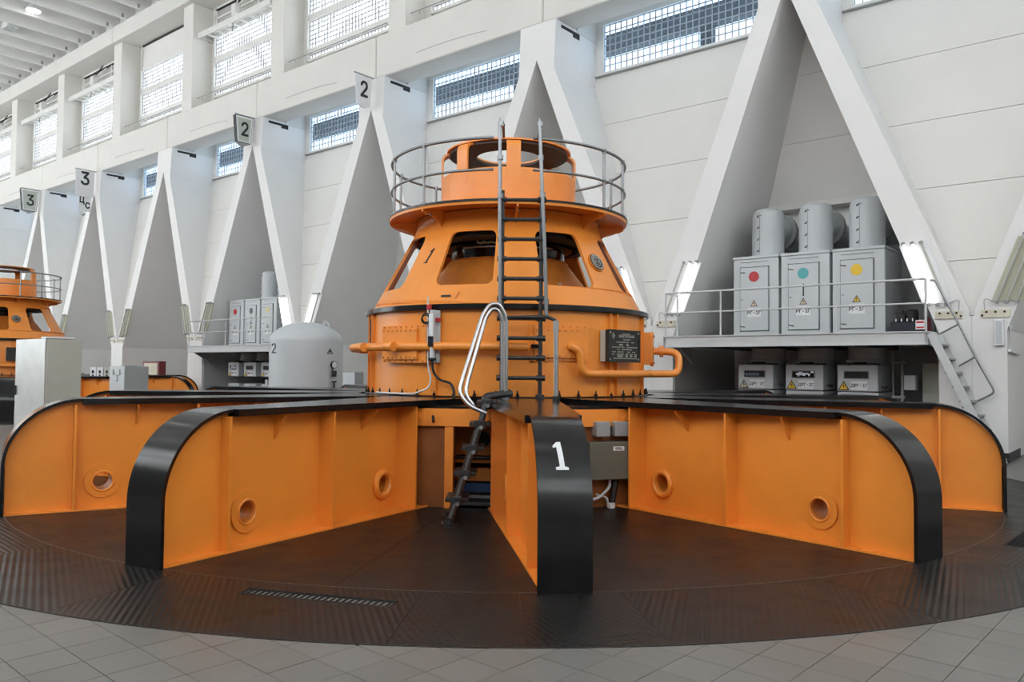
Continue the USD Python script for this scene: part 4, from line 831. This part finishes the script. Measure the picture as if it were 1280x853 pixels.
# side bars and brackets in the near recess
t = wthing('wall_bracket', 'dark bracket shelf at the left leg beside the cabinet with red dot', 'bracket', 4.92, 1.6, 3.55)
part(t, 'arm', G().hexa([(0, 0, 0), (.45, 0, .12), (.45, .06, .12), (0, .06, 0), (0, 0, .06), (.45, 0, .18), (.45, .06, .18), (0, .06, .06)]), M['grey2']); part(t, 'plate', G().box(.05, .4, -.02, .08, .62, .68), M['grey2'])
t = wthing('cable_tray', 'grey horizontal bus bar frame behind the ducts', 'frame', 5.2, 2.3, 4.35)
part(t, 'bar', G().box(0, 4.1, 0, .08, .0, .10).box(0, 4.1, .5, .58, .0, .1), M['tank']); part(t, 'post', G().box(3.75, 3.85, -.0, .1, -2.0, .9), M['grey2']); part(t, 'post', G().box(.0, .1, .0, .1, -2.0, .3), M['grey2']); part(t, 'small_box', G().bbox(.15, .42, -.8, -.5, -.02, .12, .01), M['grey2'])
# stairs
t = wthing('steel_staircase', 'steep grey steel stairs with a bent handrail at the right end of the platform', 'staircase', 9.62, -1.1, 0)
sl = (10.305-9.705)/(2.25-.904)
for y, nm in ((0, 'stringer'), (.52, 'stringer')):
    part(t, nm, G().hexa([(0, y, 2.28), (.15, y, 2.28), (.15, y+.03, 2.28), (0, y+.03, 2.28), (2.28*sl, y, 0), (2.28*sl+.15, y, 0), (2.28*sl+.15, y+.03, 0), (2.28*sl, y+.03, 0)]), M['railp'])
for i in range(9):
    z = 2.08-.25*i
    if z > 0: part(t, 'step', G().box((2.28-z)*sl-.03, (2.28-z)*sl+.17, .03, .52, z-.02, z+.015), M['grey2'])
hp = [(-.05, .56, 3.30), (.03, .56, 3.29), (.42, .56, 2.46), (.68, .56, 1.86), (.98, .56, 1.24), (.80, .56, 1.13), (.46, .56, .95)]
hp = [np.array(p) for p in hp]
part(t, 'handrail', G().tube(bend(hp, .08, 4), .019, 8), M['galv'], True)
part(t, 'rail_strut', G().rod((.40, .56, 2.46), (.06, .56, 2.27), .017), M['galv'], 30); part(t, 'rail_strut', G().rod((.66, .56, 1.86), (.28, .56, 1.62), .017), M['galv'], 30)
# loudspeaker column and trunking on the right foot
t = wthing('column_speaker', 'slim grey column loudspeaker on the white leg foot at the right', 'loudspeaker', 10.58, -.40, 2.07)
part(t, 'case', G().bbox(0, .15, -.07, 0.03, 0, .47, .01), M['white']); part(t, 'grille', G().box(.025, .125, -.074, -.068, .03, .44), M['tank'])
t = wthing('cable_trunking', 'white cable trunking and camera bracket beside the column loudspeaker', 'trunking', 10.775, -.36, 1.93)
part(t, 'trunk', G().hexa([(0, 0, 0.03), (.05, 0, .03), (.05, 1.2, .0), (0, 1.2, 0), (0, 0, .08), (.05, 0, .08), (.05, 1.2, .05), (0, 1.2, .05)]), M['white']); part(t, 'camera', G().disc((.02, .06, .50), (.4, -1, -.3), .03, .14, 12), M['grey']); part(t, 'lead', G().tube(bend([(-.06, -.01, .6), (.01, 0, .58), (.02, .05, .5), (.01, .02, .08)], .06), .006, 5), M['grey2'], True)
# tube lamps on the legs: half = foot index, side -1 = leg rising to the left
def leglamp(h, side, lit, label, ntube=3):
    f0 = F(h); t = wthing('tube_lamp', label, 'lamp', f0, -.40, 2.6)
    sl_ = .363*side; P_ = lambda x, z, y=0: np.array([x, y+.387*z/8.32, z])
    zb, zt = .27, 1.42; xs = [side*(.31+.155*i) for i in range(ntube)]
    nrm = np.array([0, -1., .045])
    p0, p1 = xs[0]-side*.10, xs[-1]+side*.10
    tr = G().hexa([P_(p0+sl_*zb, zb, .0), P_(p1+sl_*zb, zb, 0), P_(p1+sl_*zb, zb, .03), P_(p0+sl_*zb, zb, .03), P_(p0+sl_*zt, zt, 0), P_(p1+sl_*zt, zt, 0), P_(p1+sl_*zt, zt, .03), P_(p0+sl_*zt, zt, .03)])
    part(t, 'back_tray', tr, M['lampback'] if not any(lit) else M['white'])
    for i, x in enumerate(xs):
        a_, b_ = P_(x+sl_*zb, zb, -.07), P_(x+sl_*zt, zt, -.07)
        part(t, 'tube', G().rod(a_, b_, .024, 10), M['tube'] if lit[i] else M['tuboff'], 40, label='lit tube' if lit[i] else 'unlit tube')
        for q, e in ((a_, -1), (b_, 1)): part(t, 'tube_holder', G().disc(q-(b_-a_)*.0, (b_-a_)*e, .036, .05, 10).rod(q+np.array([0, .0, 0]), q+np.array([0, .08, 0]), .018), M['grey2'], 40)
    part(t, 'lead', G().tube(bend([P_(xs[0]+sl_*zb, zb-.03, -.05), P_(xs[0]-side*.12, zb+.08, -.02), P_(xs[0]-side*.10, .12, -.01)], .1), .006, 5), M['grey2'], True)
    cp = part(t, 'socket_plate', G().box(min(side*.15, side*.60), max(side*.15, side*.60), -.02, .02, -.02, .12), M['cream'])
    for i in range(3): part(cp, 'socket', G().disc((side*(.24+.14*i), -.02, .08), (0, -1, 0), .02, .015, 8), M['dark'])
    part(cp, 'socket', G().disc((side*.17, -.02, .02), (0, -1, 0), .02, .015, 8), M['dark'])
leglamp(-1.5, -1, (0, 1, 1), 'three tube lamp with two tubes lit on the leg right of the yellow dot cabinet')
leglamp(-1.5, 1, (0, 0, 0), 'unlit three tube lamp on the leg at the right edge of the picture')
leglamp(-.5, -1, (1, 0, 0), 'lit tube lamp on the leg just right of the generator cone')
leglamp(-.5, 1, (0, 1, 1), 'three tube lamp with two tubes lit on the leg left of the red dot cabinet')
leglamp(1.5, -1, (1, 1, 1), 'fully lit tube lamp above the tank, left one of the pair')
leglamp(1.5, 1, (1, 1, 0), 'brightly lit tube lamp above the tank, right one of the pair')
leglamp(2.5, -1, (0, 0, 0), 'unlit tube lamp left of the far platform, on the leg rising left'); leglamp(2.5, 1, (0, 0, 0), 'unlit tube lamp at the left end of the far platform, on the leg rising right')
leglamp(3.5, -1, (0, 0, 0), 'unlit tube lamp above the small grey cabinet, left one of the pair'); leglamp(3.5, 1, (0, 0, 0), 'unlit tube lamp above the small grey cabinet, right one of the pair')
leglamp(4.5, 1, (0, 0, 0), 'farthest unlit tube lamp above the large grey cabinet')
# hanging number signs
def sign(m, txts, box, label, w0=.74, w1=.56, zt=10.93, h=1.0, b0=-.10):
    t = wthing('unit_sign', label, 'sign', -S*m-.06, b0, zt-h)
    # local: sign lies in the b-z plane facing +a
    def pr(poly, d, a): return G().prism(poly, d, o=(a, 0, 0), ex=(0, 1, 0), ey=(0, 0, 1), ez=(1, 0, 0))
    if box:
        q = Polygon([(-w0, h), (0, h), (-(w0-w1)/2, .0), (-(w0+w1)/2, .0)])
        part(t, 'case', pr(q, .16, -.16), M['ink']); part(t, 'rim', pr(q.buffer(-.02).difference(q.buffer(-.075)), .012, 0), M['white']); part(t, 'face', pr(q.buffer(-.07), .006, 0), M['signgreen'])
        part(t, 'lower_cap', pr(Polygon([(-(w0+w1)/2, 0), (-(w0-w1)/2, 0), (-w0/2, -.14)]), .15, -.155), M['grey2'])
    else:
        q = Polygon([(-w0, h), (0, h), (-(w0-w1)/2, .10), (-w0/2, .0), (-(w0+w1)/2, .10)])
        part(t, 'plate', pr(q, .02, -.02), M['white'])
    part(t, 'hanger', G().rod((-.05, -w0*.25, h), (-.05, -w0*.25, h+.05), .02).rod((-.05, -w0*.75, h), (-.05, -w0*.75, h+.05), .02).box(-.07, -.03, -w0, .12, h+.03, h+.06), M['grey2'])
    for s_, hh, x, z in txts:
        me = meshkit.text_mesh(s_, hh, .004, True); v = np.array(me.vertices); v[:, 0] -= v[:, 0].max()/2; v[:, 0] *= .86
        part(t, 'number' if s_.isdigit() else 'letter', (np.stack([.012+v[:, 2], x+v[:, 0], z+v[:, 1]], -1), np.array(me.faces)), M['ink'])
    return t
sign(2, (('2', .50, -.37, .27),), True, 'boxed green sign with black 2 and white rim under the crane beam')
sign(1, (('2', .50, -.35, .38),), False, 'plain white sign with black 2 under the crane beam', .70, .54, h=1.06)
t3 = sign(4, (('3', .62, -.45, .66),), False, 'plain white sign with black 3 and a smaller plate below', .88, .80, h=1.35)
part(t3, 'lower_plate', G().prism(sbox(-.72, -.62, -.14, .06), .02, o=(-.02, 0, 0), ex=(0, 1, 0), ey=(0, 0, 1), ez=(1, 0, 0)), M['white'])
for s_, x, z in (('ц', -.56, -.22), ('с', -.30, -.46)):
    me = meshkit.text_mesh(s_, .38, .004, True); v = np.array(me.vertices); v[:, 0] -= v[:, 0].max()/2; v[:, 0] *= .8
    part(t3, 'letter', (np.stack([.004+v[:, 2], x+v[:, 0], z+v[:, 1]], -1), np.array(me.faces)), M['ink'])
part(t3, 'plate_link', G().box(-.03, -.01, -.66, -.64, .0, .12).box(-.03, -.01, -.22, -.20, .0, .12), M['grey2'])
sign(5, (('3', .56, -.44, .30),), True, 'far boxed green sign with black 3, leftmost under the crane beam', .90, .68, h=1.15)

# ------------------------------------------------------------------ tank and cabinets on the floor
tk = thing('storage_tank', 'grey upright pressure tank with domed top and number 2', 'tank', (-4.64, 6.4, 0))
pr_ = [(.82, .25), (.83, .3), (.83, 2.16), (.81, 2.26), (.75, 2.36), (.62, 2.46), (.45, 2.545), (.24, 2.60), (0, 2.61)]
part(tk, 'shell', G().lathe(pr_, 64), M['tank'], 40)
for i in range(4): part(tk, 'leg', G().rod(cyl(45+90*i, .7, 0), cyl(45+90*i, .7, .4), .05), M['tank'], 30)
part(tk, 'bottom', G().lathe([(0, .12), (.5, .16), (.82, .27)], 48), M['tank'], 40)
part(tk, 'lug', G().tube(bend([(.42, -.1, 2.54), (.42, -.1, 2.64), (.52, -.1, 2.60), (.56, -.1, 2.48)], .05), .022, 8), M['tank'], True)
vd, vt = frame(-14+0)
def tkface(az, z): d, t_ = frame(az); return d*.832+Z*z, t_, d
for s_, hh, az, z in (('2', .22, -46, 1.88),):
    o_, tx, d_ = tkface(az, z); me = meshkit.text_mesh(s_, hh, .004, False); v = np.array(me.vertices); v[:, 0] -= v[:, 0].max()/2
    part(tk, 'number', (o_+np.outer(v[:, 0]*1.3, tx)+np.outer(v[:, 1], Z)+np.outer(v[:, 2], d_), np.array(me.faces)), M['ink'])
o_, tx, d_ = tkface(52, 1.88); p = Polygon([(-.09, 0), (.09, 0), (0, .12)])
part(tk, 'warning_triangle', G().prism(p.difference(p.buffer(-.014)), .004, o=o_, ex=tx, ey=Z, ez=d_).prism(affinity.scale(p, .4, .4), .004, o=o_, ex=tx, ey=Z, ez=d_), M['ink'])
d_, tx = frame(57); q = lambda s_, r, z: d_*r+tx*s_+Z*z
gp = part(tk, 'gauge', G().disc(q(0, .86, 1.63), d_, .085, .04, 24).rod(q(0, .84, 1.50), q(0, .88, 1.58), .014), M['ink'], label='round pressure gauge'); part(gp, 'dial', G().disc(q(0, .901, 1.63), d_, .072, .004, 24), M['white'])
part(tk, 'gauge_valve', G().bbox(-.05, .05, -.04, .04, -.04, .06, .01).map(lambda v: q(0, .90, 1.44)+v).rod(q(-.06, .9, 1.38), q(.06, .9, 1.38), .018), M['dark'])
part(tk, 'tap', G().rod(q(-.07, .90, 1.25), q(.07, .90, 1.25), .016).rod(q(0, .9, 1.25), q(0, .9, 1.12), .02).rod(q(0, .9, 1.12), q(0, .9, .3), .012), M['dark'])
d2, t2 = frame(-72); part(tk, 'level_post', G().rod(d2*.87+Z*.3, d2*.87+Z*1.28, .03).rod(d2*.84+t2*.2+Z*1.0, d2*.87+t2*.35+Z*1.05, .012), M['grey'])
# large two-tone cabinet at the left
t = thing('control_cabinet', 'tall grey control cabinet at the left with a brushed metal front', 'cabinet', (-8.38, 2.45, 0), WRZ)
part(t, 'body', G().bbox(-1.42, 0, 0.01, .62, 0, 2.06, .01), M['olive']); part(t, 'front_panel', G().bbox(-1.42, -.01, -.015, .012, .05, 2.06, .006), M['alu'], label='brushed metal front')
part(t, 'side_panel', G().box(-.002, .006, .03, .60, .05, 2.03), M['olive']); part(t, 'top_strip', G().bbox(-.25, .012, .0, .5, 2.06, 2.095, .006), M['white']); part(t, 'handle', G().box(-1.36, -1.34, -.04, -.015, 1.0, 1.18), M['dark'])
part(t, 'plinth', G().box(-1.40, -.02, .02, .6, 0.0, .05), M['dark'])
# small cabinet by the second generator
t = thing('small_cabinet', 'small grey cabinet with number 3 in front of the second generator', 'cabinet', (-10.43, 9.8, 0), WRZ)
part(t, 'body', G().bbox(-.88, 0, 0, .66, 0, 1.55, .01), M['grey2']); part(t, 'front_panel', G().bbox(-.88, -.002, -.02, .004, .03, 1.545, .006), M['grey'])
wtext(t, '3', .17, -.42, -.021, 1.13)
for x in (-.62, -.24): part(t, 'handle', G().rod((x, -.03, 1.30), (x, -.03, 1.46), .018).rod((x, -.03, 1.38), (x+.1, -.03, 1.36), .012), M['steel'])
part(t, 'cap_strip', G().box(-.5, -.2, .1, .4, 1.55, 1.565), M['grey2'])
for i, lb in enumerate(('left', 'middle', 'right')):
    t = thing('meter_box', f'light meter box, {lb} one of three above the second generator arm', 'box', (-13.56+.225*i, 14.0+.0*i, 0), 0)
    part(t, 'case', G().bbox(0, .205, 0, .4, 0, 1.50, .01), M['white' if i < 2 else 'olive']); part(t, 'window', G().box(.07, .13, -.006, .002, 1.30, 1.40).box(.07, .13, -.006, .002, 1.17, 1.26), M['ink'])
t = wthing('fire_cabinet', 'red framed board with two cream panels standing at the wall', 'cabinet', -21.02, -.55, 0)
part(t, 'frame', G().bbox(0, 1.42, 0, .30, 0, 1.74, .01), M['darkred'])
for z0, z1 in ((.14, .88), (.96, 1.66)): part(t, 'panel', G().bbox(.13, 1.29, -.012, .02, z0, z1, .006), M['cream'])
part(t, 'panel_lock', G().box(.5, .9, -.02, 0, .90, .94), M['dark'])
t = wthing('wall_box', 'plain grey box on the wall right of the tank', 'box', -7.48, -.62, .0)
part(t, 'body', G().bbox(0, .62, 0, .35, 0, 1.42, .01), M['grey2']); part(t, 'lid', G().bbox(.02, .60, -.014, .01, .04, 1.40, .005), M['tank'])
